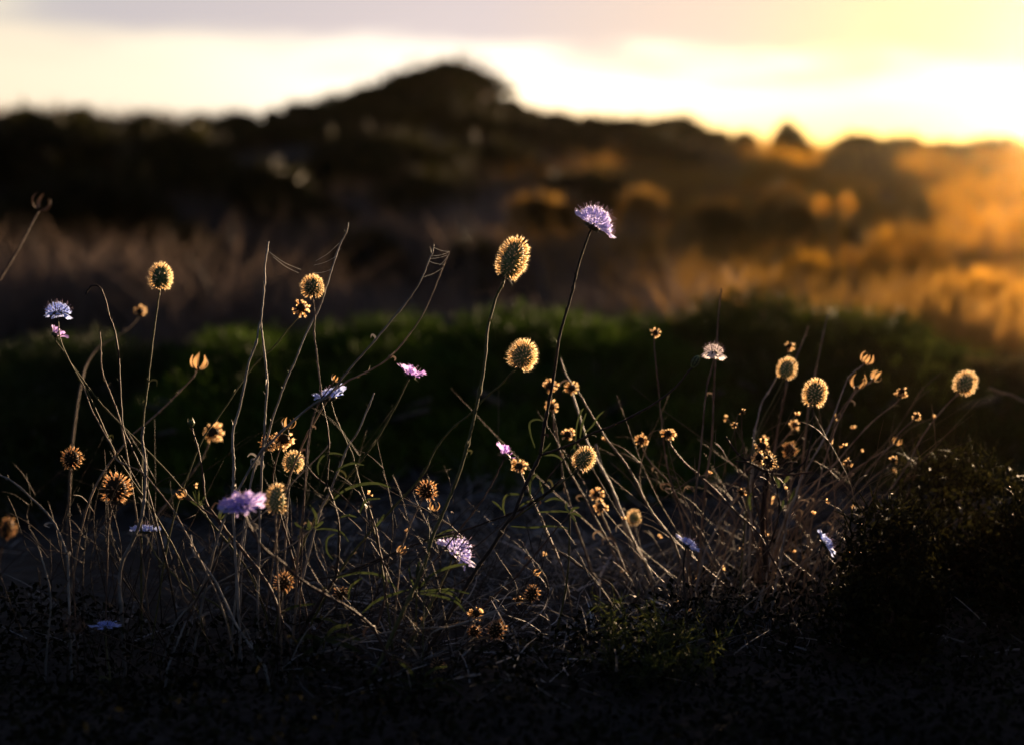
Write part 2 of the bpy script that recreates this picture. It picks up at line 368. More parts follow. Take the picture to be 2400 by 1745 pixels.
# ------------------------------------------------------------------ the ground
def build_ground():
    NA = 540
    rr = np.concatenate([[0.25], np.geomspace(0.45, 30, 120), np.geomspace(34, 300, 12)])
    # denser columns towards the front
    az = np.linspace(-math.pi, math.pi, NA, endpoint=False); az = az - 0.72 * np.sin(az)
    A, Q = np.meshgrid(az, rr); x = Q * np.sin(A); y = Q * np.cos(A); z = ground_z(x, y)
    V = np.concatenate([np.stack([x, y, z], -1).reshape(-1, 3), [[0, 0, 0]]])
    i, j = np.meshgrid(np.arange(len(rr) - 1), np.arange(NA), indexing="ij"); jn = (j + 1) % NA
    quads = np.stack([i * NA + j, i * NA + jn, (i + 1) * NA + jn, (i + 1) * NA + j], -1).reshape(-1, 4)[:, ::-1]
    me = np_mesh("ground", V, quads)
    import bmesh
    bm = bmesh.new(); bm.from_mesh(me); bm.verts.ensure_lookup_table()
    for k in range(NA): bm.faces.new((bm.verts[(k + 1) % NA], bm.verts[k], bm.verts[len(V) - 1]))
    bmesh.ops.recalc_face_normals(bm, faces=bm.faces); bm.to_mesh(me); bm.free(); smooth(me)
    o = link("ground", me, soil()); tag(o, "sandy ground rising to low dunes under dry grass and scrub", kind="structure")


build_ground()


def build_haze():
    x, y0, y1, z0, z1 = 320, -320, 320, -1.0, 3.2
    b = MB(); v = [(-x, y0, z0), (x, y0, z0), (x, y1, z0), (-x, y1, z0), (-x, y0, z1), (x, y0, z1), (x, y1, z1), (-x, y1, z1)]
    b.add(v, [[3, 2, 1, 0], [4, 5, 6, 7], [0, 1, 5, 4], [1, 2, 6, 5], [2, 3, 7, 6], [3, 0, 4, 7]])
    m = bpy.data.materials.new("haze"); m.use_nodes = True; h = N(m.node_tree); h.n.remove(h.n["Principled BSDF"])
    p = h.new("ShaderNodeVolumePrincipled"); p.inputs["Color"].default_value = (0.96, 0.80, 0.52, 1); p.inputs["Density"].default_value = HAZE; p.inputs["Anisotropy"].default_value = 0.945
    h.l.new(p.outputs[0], h.n["Material Output"].inputs["Volume"])
    o = b.build("haze", m); tag(o, "thin evening haze glowing towards the low sun at right", kind="stuff")


HAZE = 0.0005
build_haze()


# ------------------------------------------------------------------ dune grass (nobody could count it)
def build_dune_grass():
    n = 90000
    az = rng.uniform(-25, 25, n); r = 2.7 * (14.5 / 2.7) ** rng.uniform(0, 1, n) ** 0.85
    x = r * np.sin(np.radians(az)); y = r * np.cos(np.radians(az))
    clump = vnoise(x, y, 2.2, 11) * 0.6 + vnoise(x, y, 6.0, 12) * 0.4
    need = 0.36 + 0.16 * np.clip((-2 - az) / 10, 0, 1) + .3 * ((np.abs(az + 4) < 7) & (r > 7.5))
    keep = clump + rng.uniform(-0.12, 0.12, n) > need; x, y, r, az = x[keep], y[keep], r[keep], az[keep]; n = len(x)
    base = np.stack([x, y, ground_z(x, y) - 0.005], 1)
    d = rng.normal(size=(n, 3)) * [0.30, 0.30, 0]; d[:, 2] = 1; d /= np.linalg.norm(d, axis=1)[:, None]
    tall = vnoise(x, y, 1.3, 13)
    L = rng.uniform(0.07, 0.20, n) * (0.5 + 1.1 * tall) * (1 - .25 * np.clip((az - 5) / 8, 0, 1))
    W = 0.0022 + 0.0005 * r * rng.uniform(0.6, 1.3, n)
    bend = rng.normal(size=(n, 3)) * (L * 0.35)[:, None]; bend[:, 2] = -np.abs(bend[:, 2]) * 0.6
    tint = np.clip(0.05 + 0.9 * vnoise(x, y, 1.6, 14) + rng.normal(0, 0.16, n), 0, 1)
    tint = tint * np.clip(1.12 - 0.5 * np.clip((2 - az) / 14, 0, 1), 0, 1)  # shade of the left slope painted in: blades darken leftwards
    gold = (az + 9 * (vnoise(x, y, 0.7, 15) - .5) + rng.normal(0, 2.5, n)) > 5.0  # blades on the sunward side get the painted sun-gold colour
    for nm, k, m, txt in (("dune_grass", ~gold, "grass", "greyish dry dune grass covering the slope behind the flowers"), ("sunlit_grass", gold, "sun_gold_grass", "dry grass on the right half of the slope, coloured golden as if sunlit")):
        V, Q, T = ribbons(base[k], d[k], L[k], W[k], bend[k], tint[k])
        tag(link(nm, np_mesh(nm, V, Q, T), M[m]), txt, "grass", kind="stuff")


build_dune_grass()


# ------------------------------------------------------------------ shrubs
def shrub(name, label, px, ptop, wpx, d, mat="scrub", n=2600, leaf=0.022, lobes=6, asp=0.85, pbot=None, group="shrubs on the dune", twigs=7, shoots=60, slen=1.0, cone=0.0):
    """A rounded bush standing where it is seen: trunk, limbs and a crown of leaf clumps."""
    top = P(px, ptop, d); g = gz(top.x, top.y); H = max(top.z - g, 0.12); W = wpx / F * d
    t = thing(name, label, "shrub", (top.x, top.y, g), group)
    rr = np.random.default_rng(int(px * 7 + d * 100)); cs = []; mb = MB()
    mb.tube(crom([(0, 0, -0.03), (rr.normal(0, .012) * H, rr.normal(0, .012) * H, H * 0.2), (rr.normal(0, .03) * H, rr.normal(0, .03) * H, H * 0.42)], 3), np.linspace(0.035, 0.02, 7) * min(1, H * 1.6), 7)
    lob = [(0.0, 0.0, 0.50 * H, 0.42 * W, 0.50 * H)]
    for k in range(lobes):
        a = 2 * math.pi * k / lobes + rr.uniform(-.4, .4); q = rr.uniform(0.25, 0.42) * W
        lob.append((q * math.cos(a), q * math.sin(a) * asp, H * rr.uniform(0.18, 0.42), W * rr.uniform(0.13, 0.24), H * rr.uniform(0.22, 0.36)))
    for lx, ly, lz, a, b in lob[:twigs]:
        mb.tube(crom([(0, 0, H * 0.02), (lx * .5, ly * .5, lz * .6), (lx, ly, lz)], 3), np.linspace(0.016, 0.004, 7) * min(1, H * 1.6), 5)
    mb.build("trunk", M["bark"], t)
    C, Nn = [], []
    wts = np.array([a * a * b for _, _, _, a, b in lob]); wts = wts / wts.sum()
    for (lx, ly, lz, a, b), w in zip(lob, wts):
        k = int(n * w) + 40; u = rr.normal(size=(k, 3)); u /= np.linalg.norm(u, axis=1)[:, None]
        rad = rr.uniform(0.45, 1.08, k) ** 0.6 * (0.82 + 0.36 * rr.random(k) * (vnoise(u[:, 0] * 2 + lx * 9, u[:, 1] * 2 + u[:, 2] * 3, 1.7, 5)))
        C.append(np.stack([lx + u[:, 0] * a * rad, ly + u[:, 1] * a * rad, lz + u[:, 2] * b * rad], 1)); Nn.append(u + rr.normal(size=u.shape) * 0.7)
    C = np.concatenate(C); Nn = np.concatenate(Nn); Nn /= np.linalg.norm(Nn, axis=1)[:, None]; C[:, 2] = np.maximum(C[:, 2], 0.005)
    if cone: C[:, :2] *= np.clip(1 + .35 * cone - 1.35 * cone * C[:, 2:] / H, .06, 2)
    tint = np.clip(0.15 + 0.7 * vnoise(C[:, 0] + px, C[:, 1] + C[:, 2] * 2, 6.0 / max(W, .2), 3) + rr.normal(0, .18, len(C)), 0, 1)
    V, Q, T = leaves_np(C, Nn, leaf * rr.uniform(0.6, 1.3, len(C)), tint)
    # upright shoots breaking the outline
    k = shoots; u = rr.normal(size=(k, 3)); u[:, 2] = np.abs(u[:, 2]) + .4; u /= np.linalg.norm(u, axis=1)[:, None]
    b0 = np.stack([u[:, 0] * .42 * W, u[:, 1] * .42 * W, .55 * H + u[:, 2] * .36 * H], 1)
    dv = u * .5 + np.array([0, 0, .8]); dv /= np.linalg.norm(dv, axis=1)[:, None]
    V2, Q2, T2 = ribbons(b0, dv, rr.uniform(.04, .12, k) * min(1, W * 1.5) * slen, np.full(k, leaf * .5), rr.normal(size=(k, 3)) * .01, rr.uniform(.2, .8, k))
    Q2 = np.concatenate([Q2[:, :3], Q2[:, [0, 2, 3]]])
    V, Q, T = merge([(V, Q, T), (V2, Q2, T2)])
    link("crown", np_mesh("crown", V, Q, T), M[mat], t)
    return t


shrub("dune_shrub", "dark domed shrub on the summit of the central dune, highest on the skyline", 1050, 140, 270, 12.6, n=6000, leaf=.03, cone=.85)
shrub("dune_shrub", "low dark shrub on the left shoulder of the central dune just below its summit", 900, 198, 180, 12.4, n=4500, leaf=.03)
shrub("dune_shrub", "small round shrub where the left foot of the central dune meets the sky", 715, 240, 130, 12.2, n=2500, leaf=.03)
shrub("dune_shrub", "dark scrub on the right flank of the central dune falling from the summit", 1170, 236, 120, 12.0, n=3000, leaf=.03)
shrub("dune_shrub", "dark scrub on the dune face straight below the summit shrub", 1010, 225, 240, 11.2, n=4000, leaf=.03)
shrub("dune_shrub", "dark scrub on the left face of the central dune under its shoulder", 800, 265, 230, 11.4, n=3600, leaf=.03)
shrub("dune_shrub", "dark scrub low on the right face of the central dune", 1190, 278, 190, 11.0, n=3200, leaf=.03)
shrub("dune_shrub", "small dark skyline shrub in the dip right of the central dune", 1300, 262, 130, 12.2, n=2200, leaf=.03)
shrub("dune_shrub", "broad dark skyline shrub with a flat crown right of the dip", 1460, 276, 190, 12.0, n=3600, leaf=.03)
shrub("dune_shrub", "skyline shrub whose crown slopes down towards the pointed bush", 1585, 272, 150, 11.8, n=2600, leaf=.03)
for px, py, w, d, txt in ((60, 250, 120, 10.5, "blurred skyline shrub over the big corner bush, nearest the left edge"), (190, 248, 90, 10.8, "blurred skyline shrub over the right half of the big corner bush"),
                          (345, 264, 110, 11, "low blurred skyline shrub just past the end of the corner bush"), (470, 268, 80, 11.2, "small blurred skyline shrub midway between corner bush and dune"),
                          (560, 264, 120, 11.4, "wide low blurred skyline shrub before the left foot of the dune"), (640, 256, 60, 11.6, "tiny blurred skyline shrub touching the left foot of the dune"),
                          (1235, 252, 90, 12.3, "blurred skyline shrub in the notch at the right foot of the dune"), (1385, 268, 70, 12.4, "small blurred skyline shrub wedged left of the broad flat-crowned one"),
                          (1680, 305, 80, 12.2, "low blurred skyline shrub where the dark scrub thins out towards the pointed bush"), (1745, 306, 60, 12.2, "tiny blurred skyline shrub just left of the pointed bush"),
                          (2010, 330, 110, 12.4, "first low shrub on the bright skyline right of the pointed bush"), (2115, 337, 120, 12.5, "second low shrub on the bright skyline right of the pointed bush"),
                          (2210, 330, 80, 12.4, "low shrub on the bright skyline left of the glowing scrub")):
    shrub("skyline_shrub", txt, px, py, w, d, n=1500, leaf=.03, group="small shrubs on the skyline")
for px, py, w, d, txt in ((975, 178, 190, 12.5, "round bump of scrub just left of the summit shrub"), (810, 222, 180, 12.2, "round bump of scrub below the left shoulder shrub on the skyline"), (1120, 192, 180, 12.4, "round bump of scrub just right of the summit shrub")):
    shrub("dune_shrub", txt, px, py, w, d, n=2200, leaf=.03)
shrub("pointed_bush", "little pointed bush standing alone on the bright right skyline", 1848, 282, 130, 11.5, n=2200, leaf=.026, lobes=3, cone=.5, shoots=12)
shrub("dune_shrub", "low scrub on the glowing right skyline beyond the pointed bush", 2330, 322, 190, 12.0, n=2600, leaf=.03)
shrub("dark_bush", "big black bush filling the upper left corner of the slope", 120, 252, 420, 6.8, n=7000, leaf=.022)
shrub("dark_bush", "black bush beside the big corner bush with a dull green right edge", 420, 290, 330, 6.5, n=5500, leaf=.022)
shrub("dark_bush", "dark spreading bush below the central dune summit", 900, 305, 480, 7.4, n=8000, leaf=.022)
shrub("dark_bush", "dark brown bush on the right below the central dune", 1150, 330, 260, 8.2, n=4500, leaf=.022)
shrub("dark_bush", "low black bush added for shade in front of the big corner bush", 200, 400, 420, 5.2, n=5000, leaf=.018)  # extra dark bushes put in to blacken and shade the left slope
shrub("dark_bush", "low black bush added for shade between the grey plume and the central dune", 620, 380, 260, 5.8, n=4000, leaf=.018)
shrub("dark_bush", "low dark bush added for shade, cut by the left edge above the juniper", -20, 520, 300, 4.0, n=4000, leaf=.014)
shrub("dark_bush", "dark brown bush in the grass behind the tallest flower", 1370, 400, 240, 6.4, n=3600, leaf=.018)
for px, py, w, d, txt in ((700, 455, 240, 5.4, "dark rounded bush on the slope under the left foot of the dune"), (1000, 400, 280, 6.0, "dark rounded bush on the slope straight under the dune, above the largest seed head"),
                          (1270, 455, 190, 5.0, "brown bush on the slope just left of the tallest flower"), (860, 540, 190, 4.2, "low brown bush on the slope behind the two nearly touching stem tips"), (430, 520, 200, 4.4, "low black bush on the slope behind the round fuzzy seed head"),
                          (1500, 570, 170, 4.4, "low brown bush on the slope right of the tallest flower"), (1690, 470, 170, 5.0, "rounded bush on the slope left of the two slim straw plumes"), (1120, 560, 160, 4.0, "low brown bush on the slope directly behind the largest seed head")):
    shrub("slope_bush", txt, px, py, w, d, "sunlit_scrub" if px > 1200 else "scrub", n=2400 if px > 1200 else 3000, leaf=.016)
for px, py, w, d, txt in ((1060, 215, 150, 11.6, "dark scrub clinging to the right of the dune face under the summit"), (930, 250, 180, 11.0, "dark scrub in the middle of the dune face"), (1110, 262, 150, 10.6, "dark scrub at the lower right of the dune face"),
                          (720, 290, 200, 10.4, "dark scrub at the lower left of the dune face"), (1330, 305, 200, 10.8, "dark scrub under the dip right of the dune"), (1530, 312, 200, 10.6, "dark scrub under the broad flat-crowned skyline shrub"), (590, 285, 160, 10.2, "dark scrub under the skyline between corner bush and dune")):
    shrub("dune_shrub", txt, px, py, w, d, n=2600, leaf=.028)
shrub("slope_bush", "small bush in the grass below the broad skyline shrub", 1510, 440, 130, 5.6, "sunlit_scrub", n=1800, leaf=.014)
shrub("slope_bush", "bush on the right slope among tan grass", 1840, 430, 170, 5.2, "sunlit_scrub", n=2200, leaf=.014)
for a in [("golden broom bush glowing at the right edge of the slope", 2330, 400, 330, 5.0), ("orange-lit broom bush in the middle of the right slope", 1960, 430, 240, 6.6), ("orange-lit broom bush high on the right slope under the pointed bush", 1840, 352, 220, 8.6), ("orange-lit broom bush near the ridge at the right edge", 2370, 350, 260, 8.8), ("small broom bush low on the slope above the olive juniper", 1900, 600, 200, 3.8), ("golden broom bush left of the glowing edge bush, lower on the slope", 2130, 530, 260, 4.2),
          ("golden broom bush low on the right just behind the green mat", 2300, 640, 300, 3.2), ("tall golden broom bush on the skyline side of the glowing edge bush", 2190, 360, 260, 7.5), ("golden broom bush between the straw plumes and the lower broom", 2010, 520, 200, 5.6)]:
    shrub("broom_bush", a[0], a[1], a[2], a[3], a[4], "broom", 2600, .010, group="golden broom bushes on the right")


def mat_bush(label, x0, x1, ptop, d, depth, n=9000, mat="juniper"):
    """Low creeping juniper: a long cushion of needle sprays."""
    a = P((x0 + x1) / 2, ptop, d); g = gz(a.x, a.y); H = max(a.z - g, 0.05); W = (x1 - x0) / F * d
    t = thing("creeping_juniper", label, "juniper", (a.x, a.y - depth * .33, g), "creeping junipers behind the flowers")
    rr = np.random.default_rng(int(x0 + 3000)); mb = MB()
    for k in range(12):
        s = rr.uniform(-.48, .48) * W; e = rr.uniform(-.3, .3) * depth
        mb.tube(crom([(s * .02, e * .02, 0.0), (s * .7, e * .7, H * .35), (s, e, H * .6)], 3), np.linspace(.008, .003, 7), 5)
    mb.build("trunk", M["bark"], t)
    u = rr.uniform(-1, 1, (n * 2, 2)); u = u[(np.abs(u[:, 0]) ** 3 + u[:, 1] ** 2) < 1][:n]; n = len(u)
    t_ = (u[:, 1] + 1) / 2; dome = np.sqrt(np.clip(1 - np.abs(u[:, 0]) ** 4, 0, 1)) * np.clip(t_ * 1.25, 0, 1) ** .75 * np.sqrt(np.clip((1 - t_) / .18, 0, 1))
    x = u[:, 0] * W / 2; y = u[:, 1] * depth / 2
    lump = 0.22 + 0.85 * vnoise(x + x0, y, 4.5, 4) + .34 * vnoise(x + x0, y, 14, 8)
    z = H * dome * lump * rr.uniform(0.25, 1.0, n) ** .45 * 1.12
    B = np.stack([x, y, z], 1)
    dv = np.stack([u[:, 0] * .8 + rr.normal(0, .5, n), u[:, 1] * .8 + rr.normal(0, .5, n) - .1, .45 + rr.random(n) * .7], 1); dv /= np.linalg.norm(dv, axis=1)[:, None]
    # each spray: one axis and four side needles
    parts = []; L = rr.uniform(.012, .035, n); tint = np.clip(vnoise(x + x0, y + 5, 14, 6) * .8 + rr.normal(0.1, .15, n), 0, 1)
    parts.append(ribbons(B, dv, L, np.full(n, .0032), rr.normal(size=(n, 3)) * .004, tint, 1))
    for k in range(3):
        d2 = dv + rr.normal(size=(n, 3)) * .55; d2 /= np.linalg.norm(d2, axis=1)[:, None]
        parts.append(ribbons(B + dv * (L * rr.uniform(.2, .8, n))[:, None], d2, L * .5, np.full(n, .0026), np.zeros((n, 3)), tint, 1))
    link("crown", np_mesh("crown", *merge(parts)), M[mat], t)


mat_bush("low shade-darkened juniper cushion at the left behind the round seed heads", -150, 660, 805, 2.15, 1.0, mat="juniper_shaded")
mat_bush("low green juniper cushion behind the leaning pale stems", 500, 1100, 752, 2.3, 1.1)
mat_bush("low green juniper cushion behind the stem of the tallest flower", 980, 1640, 740, 2.35, 1.1)
mat_bush("low olive juniper cushion behind the dry right clump", 1540, 2240, 735, 2.4, 1.1, mat="juniper_olive")
mat_bush("low brownish juniper cushion at the right edge under the golden broom", 2060, 2700, 800, 2.3, 1.0, mat="juniper_brown")


# ------------------------------------------------------------------ ground litter and dark cover near the camera
def build_litter():
    n = 60000
    d = rng.uniform(0.66, 2.0, n); x = rng.uniform(-.9, .9, n) * d
    y = d
    den = vnoise(x, y, 7, 21) * .6 + vnoise(x, y, 20, 22) * .4
    pxx = x / y * F + 1200
    k = (den + rng.uniform(-.2, .2, n) > .40) & (rng.random(n) < np.exp(-((pxx - 1150) / 620) ** 4) + .25) & (y > np.where(np.abs(pxx - 1120) < 430, .85, .92) + .08 * rng.random(n)); x, y = x[k], y[k]; n = len(x)
    base = np.stack([x, y, ground_z(x, y) + rng.uniform(0, .016, n)], 1)
    dv = rng.normal(size=(n, 3)); dv[:, 2] = np.abs(dv[:, 2]) * .55 + .05; dv /= np.linalg.norm(dv, axis=1)[:, None]
    L = rng.uniform(.010, .045, n); W = rng.uniform(.0006, .0020, n)
    bend = rng.normal(size=(n, 3)) * (L * .3)[:, None]; bend[:, 2] = -np.abs(bend[:, 2]) * .5
    mid = np.exp(-((x / y * F - 50) / 480) ** 2)
    tint = np.clip(rng.beta(1.6, 2.6, n) + .2 * (vnoise(x, y, 5, 23) - .5) + .26 * mid - .1, 0, 1)
    o = link("dry_litter", np_mesh("dry_litter", *ribbons(base, dv, L, W, bend, tint)), M["litter"]); tag(o, "dead grass and leaf litter scattered over the soil between the stems", "litter", kind="stuff")
    n = 48000
    d = rng.uniform(.60, 1.25, n) ; x = rng.uniform(-.9, .9, n) * d
    px = x / d * F + 1200
    edge = np.clip(np.abs(px - 1000) / 900, 0, 1)
    keep = (np.abs(px - 1200) > 1500) | (d < .86 + .30 * edge ** 1.5 * np.where(px > 1000, 1, .55) + .05 * vnoise(x, d, 12, 31))
    x, d = x[keep], d[keep]; n = len(x)
    c = np.stack([x, d, ground_z(x, d) + rng.uniform(.002, .035, n) * (.5 + vnoise(x, d, 14, 32))], 1)
    nr = rng.normal(size=(n, 3)); nr[:, 2] = np.abs(nr[:, 2]) + .3; nr /= np.linalg.norm(nr, axis=1)[:, None]
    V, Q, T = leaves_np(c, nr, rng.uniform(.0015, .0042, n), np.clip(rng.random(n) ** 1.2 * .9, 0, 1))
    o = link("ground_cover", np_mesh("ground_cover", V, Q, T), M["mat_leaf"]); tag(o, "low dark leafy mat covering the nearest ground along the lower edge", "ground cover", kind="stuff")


build_litter()


def heath(label, px, ptop, wpx, d, n=5000, leaf=.0035, mat="heath"):
    return shrub("heath_bush", label, px, ptop, wpx, d, mat, n, leaf, lobes=9, group="small heath bushes low on the right", twigs=10, shoots=120, slen=.8)


M["heath"] = leafy("heath_leaf", [(0.0, (0.004, 0.004, 0.002)), (0.6, (0.009, 0.009, 0.003)), (1.0, (0.032, 0.028, 0.008))], 0.25, "tint", rough=0.7, spec=0.05)
heath("small leafy heath bush with olive tips at the right behind the dark mat", 2250, 1275, 430, 1.14, 6000, .0034)
heath("dark heath bush cut by the right edge of the picture", 2470, 1360, 330, 1.05, 4500, .0034)
heath("low black heath bush under the right end of the dry clump", 2080, 1480, 300, 1.0, 4000, .003)


def spiny(label, px0, d):
    b = P(px0, 1640, d); t = thing("spiny_shrublet", label, "spiny plant", (b.x, b.y, gz(b.x, b.y))); rr = np.random.default_rng(5); mb = MB(); parts = []
    for k in range(46):
        a = rr.uniform(0, 6.28); sp = rr.uniform(.1, 1.0); L = rr.uniform(.035, .062)
        s = Vector((rr.uniform(-.03, .03), rr.uniform(-.02, .02), .0)); dr = Vector((math.cos(a) * sp, math.sin(a) * sp * .7, 1.0 - .45 * sp)).normalized()
        pts = crom([s, s + dr * L * .5 + Vector((0, 0, .003)), s + dr * L + Vector((rr.normal(0, .004), 0, -.004 * sp))], 4)
        mb.tube(pts, np.linspace(.0007, .0003, len(pts)), 4)
        m = 34; tt = rr.uniform(.15, 1, m); base = np.array([list(pts[min(int(q * 8), 7)].lerp(pts[min(int(q * 8) + 1, 8)], q * 8 % 1)) for q in tt])
        dv = np.array(list(dr)) * .4 + rr.normal(size=(m, 3)) * .8; dv /= np.linalg.norm(dv, axis=1)[:, None]
        parts.append(ribbons(base, dv, rr.uniform(.005, .012, m), np.full(m, .0007), np.zeros((m, 3)), np.clip(rr.normal(.5, .25, m), 0, 1), 1))
    mb.build("twigs", M["leaf"], t)["kind"] = "stuff"; link("spines", np_mesh("spines", *merge(parts)), M["spine"], t)["kind"] = "stuff"


spiny("green shrublet of thin crossing spines low in front of the dry right clump", 1530, .93)


# ------------------------------------------------------------------ flower parts, each drawn once and shared
def petal_mesh(seed):
    """Outer floret: narrow claw widening to three rounded lobes; length 1 along +X, seen from +Z."""
    q = random.Random(seed); NU, NV = 6, 9; v = []; f = []; ph = q.uniform(-.25, .25)
    for i in range(NU + 1):
        t = i / NU
        for j in range(NV + 1):
            s = 2 * j / NV - 1
            lobe = 0.80 + 0.20 * abs(math.cos(1.5 * math.pi * s + ph)) - 0.16 * s * s
            w = 0.05 + 0.34 * t ** 1.3
            x = t * (1 + (lobe - 1) * t ** 2); y = s * w * (1 - .12 * t ** 4)
            z = 0.10 * math.sin(t * 2.2) - .10 * t * t * s * s + .05 * math.sin(3 * s + ph * 9) * t + .035 * math.cos(4.5 * s) * t
            v.append((x, y, z))
    for i in range(NU):
        for j in range(NV):
            a = i * (NV + 1) + j; f.append([a, a + 1, a + NV + 2, a + NV + 1])
    b = MB(); b.add(v, f); return b


PETALS = [petal_mesh(k) for k in range(4)]
PETAL_ME = {}


def cup_mb(seed, style="cup"):
    """Papery cup with a scalloped rim and five bristles; length 1 along +Z. Material 0 green foot, 1 papery rim."""
    q = random.Random(seed); b = MB(); n = 8
    prof = [(0.0, .055), (.25, .068), (.70, .088), (1.0, .135)]
    if style == "rag": prof = [(0.0, .09), (.35, .14), (.7, .22), (1.0, .34)]
    v = []; f = []
    for i, (z, r) in enumerate(prof):
        for j in range(n):
            a = 2 * math.pi * j / n; k = 1 + (0.16 * (1 if j % 2 else -1) + q.uniform(-.14, .14) if i == 3 else 0)
            v.append((r * k * math.cos(a), r * k * math.sin(a), z * (1 if i < 3 else k ** .8)))
    mi = []
    for i in range(3):
        for j in range(n): f.append([i * n + j, i * n + (j + 1) % n, (i + 1) * n + (j + 1) % n, (i + 1) * n + j]); mi.append(1)
    b.v = [Vector(x) for x in v]; b.f = f; b.m = [0 if x < 8 else 1 for x in range(len(f))]
    for k in range(5):
        a = 2 * math.pi * k / 5 + .3; u = Vector((math.cos(a), math.sin(a), 0)); w = Vector((-u.y, u.x, 0)) * .018
        p0 = u * .06 + Vector((0, 0, .7)); p1 = u * q.uniform(.12, .30) + Vector((0, 0, q.uniform(1.22, 1.62)))
        b.add([p0 - w, p0 + w, p1], [[0, 1, 2]], mi=1)
    return b


CUPS = [cup_mb(k) for k in range(4)]; RAGS = [cup_mb(k + 9, "rag") for k in range(3)]
CUP_ME = {}


def floret_mb():
    b = MB(); n = 5; v = []; f = []
    for z, r in ((0, .035), (.55, .05), (.82, .10)):
        for j in range(n): a = 2 * math.pi * j / n; v.append((r * math.cos(a), r * math.sin(a), z))
    for i in range(2):
        for j in range(n): f.append([i * n + j, i * n + (j + 1) % n, (i + 1) * n + (j + 1) % n, (i + 1) * n + j])
    for j in range(n):                                   # spreading lobes
        a = 2 * math.pi * (j + .5) / n; v.append((.27 * math.cos(a), .27 * math.sin(a), 1.0)); f.append([10 + j, 10 + (j + 1) % n, 15 + j])
    b.add(v, f); return b


FLORET = floret_mb()


def stamen_mb():
    b = MB(); b.tube([(0, 0, 0), (.02, 0, .6), (.05, .02, 1)], [.018, .014, .012], 3)
    b.add([(.05 + .05, .02, 1), (.05, .07, 1.03), (0, .02, 1), (.05, -.03, 1.03), (.05, .02, 1.08), (.05, .02, .95)], [[0, 1, 4], [1, 2, 4], [2, 3, 4], [3, 0, 4], [1, 0, 5], [2, 1, 5], [3, 2, 5], [0, 3, 5]])
    return b


STAMEN = stamen_mb()


def egg(a, hh, zc, nu=9, nv=14, bumps=0.0, seed=0):
    q = random.Random(seed); v = []; f = []
    for i in range(nu + 1):
        t = math.pi * i / nu; rr = a * math.sin(t) * (1 + .10 * math.cos(t)); z = zc - hh * math.cos(t)
        for j in range(nv): an = 2 * math.pi * j / nv; k = 1 + q.uniform(-bumps, bumps); v.append((max(rr, .01) * k * math.cos(an), max(rr, .01) * k * math.sin(an), z))
    for i in range(nu):
        for j in range(nv): f.append([i * nv + j, i * nv + (j + 1) % nv, (i + 1) * nv + (j + 1) % nv, (i + 1) * nv + j])
    return v, f


def frame(axis, loc, scale, twist=0.0):
    z = axis.normalized(); x = z.orthogonal().normalized(); y = z.cross(x)
    m = Matrix((x, y, z)).transposed().to_4x4()
    return Matrix.Translation(loc) @ m @ Matrix.Rotation(twist, 4, "Z") @ Matrix.Scale(scale, 4)


def to_z(n, twist): return n.to_track_quat("Z", "Y").to_matrix().to_4x4() @ Matrix.Rotation(twist, 4, "Z")


def bract_ring(FM, n, r0, length, elev, wid, q, curl=.3, z0=0.0):
    b = MB()
    for k in range(n):
        a = 2 * math.pi * k / n + q.uniform(-.2, .2); e = elev + q.uniform(-.25, .25); L = length * q.uniform(.7, 1.25)
        u = Vector((math.cos(a), math.sin(a), 0)); up = Vector((0, 0, 1))
        pts = [u * r0 + up * z0 + (u * math.cos(e) + up * math.sin(e)) * L * t + up * (-curl * L * t * t) for t in (0, .33, .66, 1)]
        b.strip(pts, [wid * .6, wid, wid * .7, wid * .1], up, .3)
    o = MB(); o.addm(b, FM); return o


